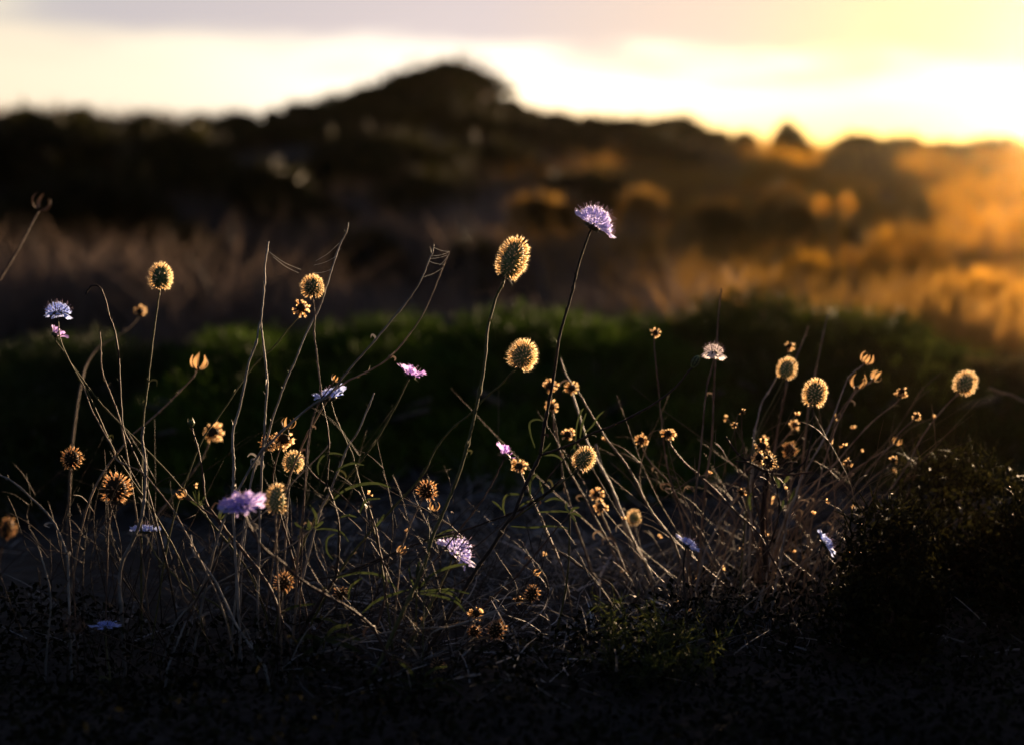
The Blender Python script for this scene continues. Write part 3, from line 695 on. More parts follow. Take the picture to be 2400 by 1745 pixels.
# ------------------------------------------------------------------ heads (children of a plant)
def seed_head(parent, base, axis, W, H, style="ripe", n=80, single=False, label=None, seed=0, bracts=True):
    """Egg of seeds, each in a papery cup; W, H are the overall width and height in metres."""
    q = random.Random(seed); W *= .93; H *= .95; r = W / 2; a = H / W; FM = frame(axis, base, r, q.uniform(0, 6)); 
    cl = .36 if style != "ring" else .48
    ca = 1 - cl * 0.95; ch = max(2 * a - 2 * cl * .72, .5) / 2; zc = ch + .14
    core = MB(); v, f = egg(ca, ch, zc, bumps=.05, seed=seed); core.add(v, f, FM)
    head = core.build("seed_head", M["core_green"] if style == "ripe" else M["core_dark"], parent)
    if label: head["label"] = label
    src, mats = (CUPS, [M["core_green"], M["cup"]]) if style == "ripe" else ((CUPS, [M["core_dark"], M["cup_brown"]]) if style == "dark" else (RAGS, [M["cup_tan"], M["cup_tan"]]))
    if style == "gold": src, mats = CUPS, [M["core_green"], M["cup"]]
    joined = MB(); g = math.pi * (3 - 5 ** .5)
    ld = Vector((q.gauss(0, 1), q.gauss(0, 1), q.gauss(.2, .6))).normalized(); lc = q.uniform(.55, 1.15)   # side where cups have dropped
    if style == "ring": n = int(n * 2.1)
    for k in range(n):
        c = 1 - 2 * (k + .5) / n
        if style == "ring" and not -.38 < c < .42: continue
        if c < -.86 or (style != "ripe" and q.random() < .10): continue
        th = g * k + q.uniform(-.12, .12); s = math.sqrt(1 - c * c)
        p = Vector((ca * s * math.cos(th), ca * s * math.sin(th), zc + ch * c))
        nr = Vector((s * math.cos(th) / ca, s * math.sin(th) / ca, c / ch)).normalized()
        if style == "ring": nr = (nr + Vector((q.uniform(-.4, .4), q.uniform(-.4, .4), q.uniform(-.2, .5)))).normalized()
        else: nr = (nr + Vector((q.uniform(-.1, .1), q.uniform(-.1, .1), .12))).normalized()
        if nr.dot(ld) > lc and q.random() < .6: continue
        sc = cl * q.uniform(.85, 1.12) if style == "ripe" else cl * q.uniform(.6, 1.2)
        LM = FM @ Matrix.Translation(p - nr * .04) @ to_z(nr, q.uniform(0, 6)) @ Matrix.Scale(sc, 4)
        i = q.randrange(len(src))
        if single:
            key = (style, i)
            if key not in CUP_ME:
                CUP_ME[key] = src[i].mesh("papery_cup")
                for m in mats: CUP_ME[key].materials.append(m)
            o = bpy.data.objects.new("papery_cup", CUP_ME[key]); COL.objects.link(o); o.parent = head; o.matrix_basis = LM
        else: joined.addm(src[i], LM)
    if not single: joined.build("papery_cups", mats, head)["kind"] = "stuff"
    if bracts: bract_ring(FM, 9, .16, .42, -.15, .05, q, .35, .16).build("bracts", M["bract"], head)["kind"] = "stuff"
    return head


def flower_head(parent, base, axis, W, tone="petal", petals=10, elev=.12, dome=.40, fl=90, label=None, seed=0, side=None, core=.56):
    """Pincushion flower: green bracts, ring of lobed outer florets, dome of small florets with stamens."""
    q = random.Random(seed); r = W / 2; FM = frame(axis, base, r, 0 if side is not None else q.uniform(0, 6))
    b = MB(); v, f = egg(.34, .16, .12); b.add(v, f, FM); head = b.build("flower_head", M["bract"], parent)
    if label: head["label"] = label
    bract_ring(FM, 11, .14, .52, .05, .075, q, .12, .06).build("bracts", M["bract"], head)["kind"] = "stuff"
    for ring in (0, 1):
        for k in range(petals if ring == 0 else petals // 2):
            a = 2 * math.pi * (k + .5 * ring) / (petals if ring == 0 else petals // 2) + q.uniform(-.15, .15)
            if side is not None: a = side + (k / max(petals - 1, 1) - .5) * 2.2 + q.uniform(-.2, .2)
            L = q.uniform(.62, .84) if ring == 0 else q.uniform(.44, .6); e = elev + q.uniform(-.18, .22) + .25 * ring
            i = q.randrange(4); key = (tone, i)
            if key not in PETAL_ME:
                PETAL_ME[key] = PETALS[i].mesh("petal"); PETAL_ME[key].materials.append(M[tone])
            LM = FM @ Matrix.Rotation(a, 4, "Z") @ Matrix.Translation((.34, 0, .16 + .07 * ring)) @ Matrix.Rotation(-e, 4, "Y") @ Matrix.Rotation(q.uniform(-.35, .35), 4, "X") @ Matrix.Scale(L, 4)
            o = bpy.data.objects.new("petal", PETAL_ME[key]); COL.objects.link(o); o.parent = head; o.matrix_basis = LM
    fm, sm = MB(), MB(); g = math.pi * (3 - 5 ** .5)
    for k in range(fl):
        c = 1 - (k + .5) / fl; th = g * k; s = math.sqrt(1 - c * c)
        p = Vector((core * s * math.cos(th), core * s * math.sin(th), .16 + dome * c)) * 1.0
        nr = Vector((s * math.cos(th) / core, s * math.sin(th) / core, c / dome + .25)).normalized(); nr = (nr + Vector((q.uniform(-.15, .15), q.uniform(-.15, .15), 0))).normalized()
        LM = FM @ Matrix.Translation(p * .80 + Vector((0, 0, .02))) @ to_z(nr, q.uniform(0, 6))
        fm.addm(FLORET, LM @ Matrix.Scale(q.uniform(.26, .38), 4))
        if k % 2 == 0: sm.addm(STAMEN, LM @ Matrix.Translation((0, 0, .2)) @ Matrix.Scale(q.uniform(.24, .36), 4))
    if fl:
        fm.build("florets", M[tone], head)["kind"] = "stuff"; sm.build("stamens", M["stamen"], head)["kind"] = "stuff"
    return head


def claw_head(parent, base, axis, W, n=6, seed=0, label=None, cm="claw"):
    """Empty dried head: curled papery bracts round a small dark centre."""
    q = random.Random(seed); FM = frame(axis, base, W / 2, q.uniform(0, 6)); b = MB(); v, f = egg(.22, .2, .15); b.add(v, f, FM)
    head = b.build("dried_head", M["core_dark"], parent)
    if label: head["label"] = label
    for k in range(n):
        a = 2 * math.pi * k / n + q.uniform(-.4, .4); u = Vector((math.cos(a), math.sin(a), 0)); s = q.uniform(.75, 1.3); o = MB()
        pts = crom([u * .12, u * .62 * s + Vector((0, 0, .25)), u * .95 * s + Vector((0, 0, .85 * s)), u * q.uniform(.45, .9) + Vector((0, 0, 1.45 * s))], 3)
        m = len(pts); o.strip(pts, [.20 * math.sin(math.pi * (.12 + .86 * i / (m - 1))) + .015 for i in range(m)], u, .35)
        c = MB(); c.addm(o, FM); c.build("curled_bract", M[cm], head)
    return head


def bud_head(parent, base, axis, W, H, seed=0, label=None, tips=True):
    q = random.Random(seed); r = W / 2; FM = frame(axis, base, r); b = MB(); v, f = egg(.8, H / W, H / W, bumps=.04); b.add(v, f, FM)
    head = b.build("bud", M["core_green"], parent)
    if label: head["label"] = label
    k = MB()
    for i in range(9):
        a = 2 * math.pi * i / 9; u = Vector((math.cos(a), math.sin(a), 0)); h = H / W
        L = q.uniform(1.6, 2.3) * h if tips else 1.5 * h
        pts = crom([u * .2, u * .92 + Vector((0, 0, .7 * h)), u * .80 + Vector((0, 0, 1.5 * h)), u * q.uniform(.2, .7) + Vector((0, 0, L + .3 * h))], 3)
        m = len(pts); k.strip(pts, [.16 * math.sin(math.pi * (.1 + .88 * j / (m - 1))) + .01 for j in range(m)], u, .2)
    o = MB(); o.addm(k, FM); o.build("bracts", M["leaf"], head)["kind"] = "stuff"
    return head


# ------------------------------------------------------------------ plants
def path3(pts, d0, d1, ground=True):
    """Photo points along a stem -> points in the place; depth runs from d0 to d1 and never goes below the soil."""
    L = [0]
    for a, b in zip(pts, pts[1:]): L.append(L[-1] + math.hypot(b[0] - a[0], b[1] - a[1]))
    out = []
    for (x, y), l in zip(pts, L):
        d = d0 + (d1 - d0) * l / L[-1]; p = P(x, y, d)
        if p.z < 0.002:
            v = (p - Vector((0, 0, EYE))); p = Vector((0, 0, EYE)) + v * ((EYE - .002) / (EYE - p.z))
        out.append(p)
    if ground and out[-1].z > .012:
        p, t = out[-1], (out[-1] - out[-2]).normalized(); h = p.z
        s = Vector((t.x, t.y, 0)) * min(h * .8, .07); out += [p + s * .55 + Vector((0, 0, min(t.z, -.2) * h * .5)), Vector((p.x + s.x, p.y + s.y, -0.004))]
    return out


def stem(parent, org, pts3, w0, w1, mat, seed=0, nodes=(), name="stem"):
    """Tapering stem with slight wobble, swollen joints and small scars; w in metres."""
    q = random.Random(seed); c = crom(pts3, 7); n = len(c); rad = []
    for i, p in enumerate(c):
        t = i / (n - 1); r = (w0 + (w1 - w0) * t) / 2 * (1 + q.uniform(-.09, .09))
        if 0 < i < n - 1: c[i] = p + Vector((q.gauss(0, .00010), q.gauss(0, .00010), q.gauss(0, .00008)))
        rad.append(r)
    jt = [q.randrange(2, n - 1) for _ in range(max(1, n // 12))]  # joints
    for k in jt: rad[k] *= q.uniform(1.25, 1.6)
    b = MB(); b.tube([p - org for p in c], rad, 7)
    for k in jt:                                             # withered leaves at the joints
        if q.random() < .4 and k > n * .35:
            t = (c[k - 1] - c[k]).normalized(); sd = Matrix.Rotation(q.uniform(0, 6.28), 3, t) @ t.orthogonal().normalized(); p = c[k] - org; L = q.uniform(.004, .011)
            pp = crom([p, p + (t * .7 + sd * .7) * L * .45, p + (t * .4 + sd) * L * .8, p + (t * -.1 + sd * q.uniform(.6, 1.0)) * L], 3); m = len(pp)
            b.strip(pp, [.0007 * math.sin(math.pi * (.1 + .88 * i / (m - 1))) + .0001 for i in range(m)], sd.cross(t), .35)
    for _ in range(n // 6):                                  # dried scales and leaf scars
        k = q.randrange(1, n - 1); t = (c[k - 1] - c[k]).normalized(); sd = t.orthogonal().normalized(); sd = Matrix.Rotation(q.uniform(0, 6.28), 3, t) @ sd
        p = c[k] - org + sd * rad[k] * .8; L = q.uniform(.0012, .0042)
        b.strip([p, p + (t * .8 + sd * .5) * L * .6, p + (t * .9 + sd * .9) * L], [rad[k] * .5, rad[k] * .4, .00005], sd, .1)
    return b.build(name, M[mat], parent)


PX = lambda w, d: w / F * d


def head_axis(pts3, ang, tilt):
    if ang is None:
        v = (pts3[0] - pts3[1]).normalized()
    else: v = RIGHT * math.sin(R(ang)) + UP * math.cos(R(ang))
    return (v * math.cos(tilt) - FWD * math.sin(tilt)).normalized()


CNT = [100]


def plant(name, label, cat, group, d, db, path, sw=5, mat="brown", head=None, ang=None, tilt=.1, ground=True, **k):
    """One stalk with its head: the common case."""
    CNT[0] += 1; sd = CNT[0]; p3 = path3(path, d, db, ground); org = Vector((p3[-1].x, p3[-1].y, max(p3[-1].z, 0)))
    t = thing(name, label, cat, org, group)
    stem(t, org, p3, PX(sw, d) * .62, PX(sw, d) * 1.0, mat, sd)
    if k.get("style") == "ring": tilt = max(tilt, .75 + .3 * random.Random(sd).random())
    ax = head_axis(p3, ang, tilt); b = p3[0] - org
    if head == "seed": seed_head(t, b, ax, PX(k.pop("W"), d), PX(k.pop("H"), d), seed=sd, **k)
    elif head == "flower": flower_head(t, b, ax, PX(k.pop("W"), d), seed=sd, **k)
    elif head == "claw": claw_head(t, b, ax, PX(k.pop("W"), d), seed=sd, **k)
    elif head == "bud": bud_head(t, b, ax, PX(k.pop("W"), d), PX(k.pop("H"), d), seed=sd, **k)
    return t, org


def flower(label, d, db, path, W, **k): return plant("scabious_flower", label, "flower", "scabious flowers in bloom", d, db, path, head="flower", W=W, **k)
def seedy(label, d, db, path, W, H, **k): return plant("seed_head_stalk", label, "seed head", "scabious seed heads on stalks", d, db, path, head="seed", W=W, H=H, **k)
def claw(label, d, db, path, W, **k): return plant("dried_flower_stalk", label, "dried flower", "empty dried flower heads", d, db, path, head="claw", W=W, **k)
def bare(label, d, db, path, sw=4, mat="pale", **k): return plant("dry_stem", label, "dry stem", "bare dry stems", d, db, path, sw=sw, mat=mat, **k)


def leaf(t, org, pts, d, w=5, db=None):
    p = path3(pts, d, db or d, False); c = crom(p, 4); n = len(c); b = MB()
    b.strip([x - org for x in c], [PX(w, d) / 2 * (math.sin(math.pi * (.06 + .9 * i / (n - 1))) ** .5) for i in range(n)], -FWD, .35)
    return b.build("leaf", M["leaf"], t)


def side_stem(t, org, pts, d, db, sw, mat, ground=False, name="branch"):
    CNT[0] += 1; p = path3(pts, d, db, ground); stem(t, org, p, PX(sw, d) * .7, PX(sw, d) * 1.0, mat, CNT[0], name=name); return p


# ================================================================== the plants in the picture
# --- central plant: tallest flower, bud and one seed head on branching stems
def central_plant():
    d = 1.0; main = path3([(1266, 1066), (1257, 1085), (1227, 1147), (1202, 1207), (1187, 1225), (1153, 1282), (1117, 1331), (1082, 1391), (1041, 1459), (1000, 1527)], 1.0, .96)
    org = Vector((main[-1].x, main[-1].y, 0)); t = thing("scabious_plant", "branching scabious with the tallest lilac flower, a green bud and a round seed head", "plant", org)
    stem(t, org, main, PX(8, d), PX(10, d), "dark", 1)
    p = side_stem(t, org, [(1385, 536), (1373, 569), (1359, 610), (1346, 662), (1335, 706), (1321, 752), (1310, 796), (1303, 850), (1297, 885), (1287, 940), (1277, 992), (1266, 1066)], 1.0, 1.0, 7.5, "dark")
    flower_head(t, p[0] - org, head_axis(p, 30, .10), PX(112, d), "petal", 11, .12, .62, 150, "tallest lilac flower, open dome", seed=4, core=.60)
    p = side_stem(t, org, [(1622, 862), (1614, 870), (1586, 905), (1537, 943), (1491, 970), (1436, 997), (1390, 1014), (1349, 1036), (1300, 1055), (1266, 1066)], 1.02, 1.0, 6, "dark")
    bud_head(t, p[0] - org, head_axis(p, 28, .05), PX(22, d), PX(34, d), 3, "closed green bud", tips=False)
    p = side_stem(t, org, [(1354, 1098), (1340, 1112), (1319, 1128), (1287, 1153), (1240, 1190), (1197, 1218), (1187, 1225)], .99, 1.0, 4.5, "green")
    seed_head(t, p[0] - org, head_axis(p, 32, .12), PX(56, d), PX(64, d), "ripe", 170, False, "round glowing seed head with green heart", 8)
    p = side_stem(t, org, [(1317, 1119), (1287, 1150), (1259, 1169), (1224, 1191), (1186, 1207)], .99, 1.0, 6, "dark")
    p = side_stem(t, org, [(1186, 1207), (1123, 1229), (1074, 1246), (1014, 1259), (960, 1280), (943, 1284), (917, 1298), (868, 1317), (820, 1338)], 1.0, .97, 6, "dark")
    p = side_stem(t, org, [(1338, 1062), (1300, 1100), (1270, 1140), (1230, 1190), (1190, 1225)], .985, 1.0, 3.5, "brown")
    bud_head(t, p[0] - org, head_axis(p, 40, .05), PX(12, d), PX(14, d), 5, "tiny bud on a thin purple stalk")
    for q, w in (([(1349, 1033), (1352, 995), (1363, 962), (1368, 956)], 4), ([(1359, 1025), (1365, 992), (1374, 967)], 5), ([(1368, 1016), (1390, 995), (1401, 976), (1417, 961)], 4.5),
                 ([(1254, 1049), (1243, 1014), (1242, 989), (1258, 982), (1273, 986)], 5), ([(1183, 1205), (1179, 1183), (1186, 1161), (1213, 1157), (1229, 1161)], 6), ([(1177, 1194), (1164, 1180), (1153, 1173)], 5),
                 ([(1218, 1186), (1232, 1177), (1254, 1172), (1276, 1167)], 6), ([(1276, 1175), (1298, 1167), (1321, 1173)], 6), ([(1243, 1164), (1243, 1128), (1259, 1108)], 6), ([(1273, 1156), (1265, 1126)], 6),
                 ([(1197, 1232), (1246, 1235), (1287, 1232), (1332, 1236)], 5), ([(1019, 1257), (1046, 1243), (1066, 1240)], 5), ([(1266, 1063), (1284, 1046), (1291, 1036)], 4), ([(1270, 1066), (1300, 1066), (1320, 1078)], 5),
                 ([(1349, 1036), (1345, 1052), (1352, 1062)], 5), ([(985, 1270), (1010, 1262), (1050, 1254), (1090, 1262)], 5)):
        leaf(t, org, q, 1.0, w)


central_plant()


# --- left plant: dark branching stems with narrow leaves and one thin-stalked seed head
def left_plant():
    d = .97; main = path3([(787, 1353), (746, 1413), (705, 1486), (686, 1536)], .97, .95)
    org = Vector((main[-1].x, main[-1].y, 0)); t = thing("scabious_plant", "dark branching scabious with arching narrow leaves left of the big leaning seed head stalk", "plant", org)
    stem(t, org, main, PX(8, d), PX(10, d), "dark", 2)
    side_stem(t, org, [(766, 1136), (782, 1177), (793, 1218), (794, 1280), (790, 1330), (787, 1353)], .97, .97, 6, "dark")
    side_stem(t, org, [(752, 935), (768, 1000), (771, 1060), (766, 1136)], .98, .97, 4, "dark")
    side_stem(t, org, [(868, 1202), (880, 1235), (890, 1290), (905, 1360), (897, 1420), (880, 1470)], .97, .96, 6, "brown")
    side_stem(t, org, [(766, 1136), (800, 1160), (836, 1196), (868, 1232)], .97, .97, 4, "brown")
    side_stem(t, org, [(718, 1090), (742, 1118), (766, 1136)], .97, .97, 4, "brown")
    side_stem(t, org, [(877, 1245), (866, 1190), (862, 1170)], .97, .97, 3.5, "brown")
    p = side_stem(t, org, [(934, 1296), (917, 1300), (880, 1318), (840, 1334), (789, 1349), (713, 1361)], .97, .96, 4, "dark")
    claw_head(t, p[0] - org, head_axis(p, 35, .05), PX(26, d), 6, 3, "small dried brown head")
    for q, w in (([(779, 1172), (809, 1147), (847, 1134), (886, 1132), (916, 1142)], 7), ([(774, 1117), (796, 1096), (826, 1085), (853, 1089)], 5), ([(747, 1112), (745, 1090), (757, 1068), (782, 1061), (807, 1066)], 5),
                 ([(842, 1205), (858, 1172), (891, 1167)], 6), ([(795, 1212), (817, 1206), (836, 1211)], 5), ([(727, 1240), (720, 1214)], 9), ([(736, 1236), (758, 1221)], 8), ([(741, 1232), (740, 1205), (725, 1180)], 7),
                 ([(740, 1240), (760, 1238), (800, 1246), (817, 1268)], 5), ([(784, 1250), (768, 1260), (766, 1290), (780, 1310)], 5), ([(727, 1240), (700, 1232), (690, 1222)], 6),
                 ([(789, 1353), (841, 1341), (896, 1349), (931, 1380)], 6), ([(849, 1435), (882, 1407), (923, 1391), (958, 1380)], 7), ([(816, 1404), (822, 1374), (849, 1352)], 6), ([(878, 1237), (894, 1216), (900, 1204)], 6),
                 ([(744, 1414), (690, 1420), (650, 1440)], 6), ([(720, 1450), (770, 1450), (800, 1470)], 6)):
        leaf(t, org, q, .97, w)


left_plant()


# --- low sprawling plant at the left: green bud, dried bud, spiky leaf tufts on one dark branch
def left_branch():
    d = .98; main = path3([(513, 1218), (528, 1240), (548, 1265), (582, 1306), (628, 1369), (650, 1420), (672, 1500)], .98, .95)
    org = Vector((main[-1].x, main[-1].y, 0)); t = thing("scabious_plant", "dark forked scabious branch with a spiky green bud below the left end of the juniper", "plant", org)
    stem(t, org, main, PX(7, d), PX(8, d), "brown", 3)
    p = side_stem(t, org, [(449, 998), (452, 1012), (461, 1041), (475, 1109), (483, 1175), (513, 1218)], .99, .98, 5, "brown")
    bud_head(t, p[0] - org, head_axis(p, -10, .1), PX(18, d), PX(16, d), 4, "spiky green bud")
    p = side_stem(t, org, [(432, 1166), (447, 1170), (480, 1195), (513, 1218)], .99, .98, 5, "brown")
    claw_head(t, p[0] - org, head_axis(p, -45, .05), PX(26, d), 6, 5, "dark shrivelled bud")
    for q, w in (([(463, 1180), (452, 1150)], 4), ([(464, 1180), (458, 1146)], 4), ([(465, 1180), (468, 1140)], 4), ([(466, 1182), (482, 1160)], 5), ([(463, 1184), (446, 1172)], 5), ([(466, 1184), (480, 1178)], 4),
                 ([(513, 1215), (518, 1198), (528, 1186)], 9), ([(515, 1218), (530, 1204), (548, 1198), (562, 1200)], 5)):
        leaf(t, org, q, d, w)


left_branch()


# --- right clump: dark-hearted branching plant with upturned arms
def right_plant():
    d = 1.06; main = path3([(1799, 1100), (1798, 1114), (1789, 1182), (1786, 1227), (1791, 1273), (1796, 1364), (1800, 1420)], d, 1.07)
    org = Vector((main[-1].x, main[-1].y, 0)); t = thing("scabious_plant", "dark upright scabious with a gold-crowned heart and curved arms in the right clump", "plant", org)
    stem(t, org, main, PX(9, d), PX(12, d), "dark", 4)
    seed_head(t, main[0] - org, head_axis(main, 0, .05), PX(46, d), PX(46, d), "gold", 50, False, "dark stubby seed head with golden rim", 31)
    p = side_stem(t, org, [(1904, 952), (1904, 1002), (1897, 1044), (1885, 1082), (1859, 1101), (1834, 1112), (1805, 1111)], 1.05, 1.06, 5, "dark")
    seed_head(t, p[0] - org, head_axis(p, 10, .1), PX(62, d), PX(72, d), "ripe", 180, True, "oval bright seed head held highest by a curved arm", 32)
    side_stem(t, org, [(1700, 1022), (1716, 1045), (1735, 1068), (1762, 1086), (1790, 1104)], 1.07, 1.06, 6, "dark")
    side_stem(t, org, [(1722, 1080), (1750, 1082), (1775, 1092), (1796, 1106)], 1.05, 1.06, 5, "dark")
    side_stem(t, org, [(1903, 1106), (1880, 1108), (1850, 1112), (1810, 1112)], 1.05, 1.06, 6, "brown")
    side_stem(t, org, [(1868, 1082), (1846, 1084), (1826, 1096), (1808, 1108)], 1.07, 1.06, 5, "dark")
    side_stem(t, org, [(1790, 1110), (1768, 1125), (1764, 1150), (1774, 1190), (1784, 1220)], 1.04, 1.06, 5, "brown")
    side_stem(t, org, [(1808, 1110), (1822, 1150), (1826, 1200), (1810, 1260), (1794, 1300)], 1.04, 1.06, 5, "dark")
    side_stem(t, org, [(1812, 1108), (1840, 1140), (1846, 1180), (1838, 1240), (1812, 1330)], 1.08, 1.07, 5, "brown")
    for q, w in (([(1805, 1112), (1822, 1126), (1826, 1142)], 9), ([(1836, 1132), (1846, 1118), (1850, 1100)], 8), ([(1846, 1180), (1858, 1160), (1862, 1142)], 8), ([(1826, 1200), (1834, 1182), (1836, 1170)], 7), ([(1764, 1150), (1756, 1170), (1760, 1196)], 7)):
        leaf(t, org, q, d, w)


right_plant()

# --- flowers
flower("lilac flower with fringed dome crossed by a thin stem, low in the centre", 1.0, .96, [(1060, 1303), (1052, 1328), (1030, 1375), (1005, 1424), (975, 1490), (955, 1530)], 108, ang=40, tilt=.04, sw=7, mat="green", tone="petal", petals=11, elev=-.02, dome=.62, fl=64, core=.5)
flower("largest violet flower, flat open disc on an orange bent stem at lower left", .87, .93, [(568, 1194), (573, 1205), (585, 1232), (607, 1270), (637, 1300), (661, 1317), (696, 1350), (732, 1375), (773, 1399), (814, 1421), (841, 1440), (874, 1470), (893, 1505)], 116, ang=-6, tilt=.34, sw=8, mat="brown", tone="petal_violet", petals=14, elev=.16, dome=.16, fl=80, core=.44)
flower("blue flower half hidden behind crossing stems right of the central left seed head", 1.0, .97, [(775, 938), (778, 950), (787, 978), (806, 1022), (826, 1065), (839, 1117), (853, 1164), (869, 1202), (875, 1237), (888, 1287), (905, 1400)], 92, ang=-10, tilt=.12, sw=5, mat="green", tone="petal_blue", petals=9, elev=.42, dome=.12, fl=36, core=.42)
flower("pink flower on a straight slanting stem between the pale stems and largest seed head", 1.0, 1.0, [(960, 884), (955, 893), (940, 926), (915, 973), (885, 1025), (850, 1074), (820, 1112), (790, 1150), (757, 1183), (725, 1240), (700, 1300)], 82, ang=22, tilt=.0, sw=6, mat="green", tone="petal_pink", petals=8, elev=.55, dome=.14, fl=26, core=.36)
flower("small pink flower with petals only on its right side beside the central fork", .99, .98, [(1183, 1072), (1176, 1085), (1158, 1123), (1126, 1177), (1087, 1227), (1063, 1259), (1030, 1300), (1013, 1318), (980, 1361), (950, 1420), (930, 1480)], 82, ang=28, tilt=.05, sw=5, mat="brown", tone="petal_pink", petals=5, elev=.6, dome=.12, fl=6, side=2.0, core=.3)
flower("pale blue domed flower seen from the side, topmost at far left", .99, 1.0, [(136, 738), (137, 760), (143, 800), (170, 860), (200, 910), (232, 975), (260, 1040), (300, 1110), (360, 1200)], 70, ang=0, tilt=.0, sw=4, mat="green", tone="petal_blue", petals=9, elev=-.5, dome=.5, fl=70, core=.66)
flower("purple half-open flower just under the pale blue dome at far left", 1.0, 1.0, [(128, 788), (131, 800), (146, 820), (164, 850), (191, 885), (232, 940), (273, 984), (330, 1040), (395, 1108), (440, 1160), (500, 1230)], 58, ang=38, tilt=.0, sw=5, mat="green", tone="petal_pink", petals=5, elev=.7, dome=.12, fl=4, side=1.2, core=.3)
flower("flat white-blue flower seen edge-on behind the thick bleached stem at left", 1.03, 1.0, [(342, 1248), (346, 1262), (368, 1304), (404, 1342), (437, 1372), (480, 1400)], 68, ang=2, tilt=.0, sw=5, mat="green", tone="petal_blue", petals=9, elev=.15, dome=.14, fl=40, core=.45)
flower("flat blue flower seen edge-on in the dark lower left corner", .95, .93, [(247, 1474), (248, 1490), (250, 1520), (254, 1550)], 72, ang=2, tilt=.0, sw=4, mat="green", tone="petal_blue", petals=9, elev=.1, dome=.12, fl=36, core=.45)
flower("tilted white-lilac flower at the foot of the straight pale stem in the right clump", .98, .97, [(1608, 1280), (1604, 1300), (1602, 1350), (1606, 1400)], 68, ang=32, tilt=.1, sw=6, mat="dark", tone="petal_blue", petals=9, elev=.15, dome=.2, fl=50, core=.45)
flower("steeply tilted white-lilac flower facing right, low in the right clump", 1.03, 1.02, [(1928, 1276), (1922, 1290), (1930, 1330), (1910, 1390)], 72, ang=58, tilt=.1, sw=5, mat="dark", tone="petal_blue", petals=9, elev=.15, dome=.2, fl=50, core=.45)
flower("faded white flower with drooping brown petals on the straight pale stem at right", 1.06, 1.05, [(1672, 830), (1671, 850), (1657, 905), (1647, 1003), (1638, 1096), (1627, 1177), (1617, 1251), (1612, 1330)], 66, ang=5, tilt=.0, sw=6, mat="straw", tone="petal_faded", petals=9, elev=-.75, dome=.34, fl=50, core=.55)

# --- seed heads
seedy("largest oval seed head with green heart on a thick leaning stalk", 1.0, .93, [(1182, 655), (1176, 670), (1163, 695), (1152, 733), (1144, 763), (1136, 850), (1114, 964), (1096, 1040), (1075, 1110), (1041, 1194), (1012, 1260), (999, 1309), (964, 1391), (937, 1446), (904, 1522), (863, 1604)], 78, 114, ang=22, tilt=.12, sw=9, mat="green", style="ripe", n=210, single=True)
seedy("golden seed head on a curved stalk right below the largest seed head", 1.0, .98, [(1212, 864), (1205, 868), (1172, 902), (1134, 935), (1104, 967), (1066, 997), (1036, 1030), (1014, 1063), (997, 1101), (967, 1139), (913, 1197), (850, 1265), (808, 1320), (787, 1353), (740, 1440)], 74, 78, ang=24, tilt=.12, sw=6, mat="green", style="ripe", n=190, single=True)
seedy("round fuzzy seed head alone on a straight thin stalk at upper left", 1.03, 1.02, [(375, 680), (373, 690), (368, 727), (360, 782), (352, 848), (344, 918), (336, 981), (333, 1060)], 62, 70, ang=4, tilt=.06, sw=5, mat="green", style="ripe", n=170)
seedy("fuzzy seed head with dark drooping bracts above the pale ragged head", 1.0, .97, [(733, 697), (734, 706), (738, 741), (736, 782), (742, 826), (744, 850), (751, 905), (751, 935), (738, 965), (726, 1019), (721, 1068), (714, 1164), (706, 1232), (699, 1295), (695, 1364), (691, 1446), (686, 1527)], 60, 58, ang=-2, tilt=-.05, sw=5.5, mat="straw", style="ripe", n=170)
seedy("pale ragged seed head tucked behind the drooping bracts", 1.03, 1.0, [(705, 732), (700, 742), (672, 775), (640, 815), (600, 850), (560, 905), (520, 965), (480, 1020)], 46, 44, ang=20, tilt=.0, sw=4, mat="green", style="ring", n=26, bracts=False)
seedy("dark burnt-orange seed head in front of the bleached stem at left", .98, .97, [(268, 1178), (263, 1190), (258, 1215), (254, 1240), (252, 1300)], 80, 80, ang=8, tilt=.05, sw=4, mat="brown", style="dark", n=130)
seedy("dark seed head with thin orange crown left of the bleached stem", .98, .97, [(168, 1098), (166, 1108), (164, 1150), (163, 1215), (168, 1300)], 56, 56, ang=0, tilt=.0, sw=4, mat="brown", style="dark", n=90)
seedy("small green-hearted gold seed head above the largest violet flower", 1.03, 1.0, [(684, 1106), (681, 1112), (678, 1139), (674, 1190), (668, 1290)], 54, 56, ang=8, tilt=.0, sw=5, mat="straw", style="ripe", n=120)
seedy("soft oval seed head with green heart touching the right side of the largest violet flower", .91, .93, [(648, 1205), (646, 1218), (648, 1270), (650, 1330), (654, 1420)], 58, 80, ang=2, tilt=.0, sw=5, mat="straw", style="ripe", n=160)
seedy("ragged ring-shaped seed head with a dark tuft of petals on top", 1.0, .98, [(664, 1036), (658, 1048), (646, 1082), (640, 1123), (646, 1169), (659, 1213), (673, 1259), (688, 1317), (697, 1350)], 54, 46, ang=20, tilt=.3, sw=5, mat="brown", style="ring", n=34)
seedy("dark orange crumpled head behind the ragged ring-shaped one", 1.05, 1.02, [(622, 1052), (615, 1065), (602, 1090), (588, 1131), (580, 1200)], 46, 40, ang=25, tilt=.0, sw=4, mat="pale", style="dark", n=60)
seedy("orange round seed head with a pale tuft hanging at its right, below the centre", 1.0, .98, [(992, 1168), (987, 1175), (970, 1210), (951, 1254), (940, 1290), (935, 1340)], 54, 50, ang=25, tilt=.05, sw=4.5, mat="straw", style="dark", n=84)
seedy("dark seed head with a thin orange rim under the bent orange stem", .95, .95, [(662, 1386), (661, 1394), (655, 1432), (652, 1500)], 52, 52, ang=8, tilt=.05, sw=4, mat="dark", style="dark", n=84)
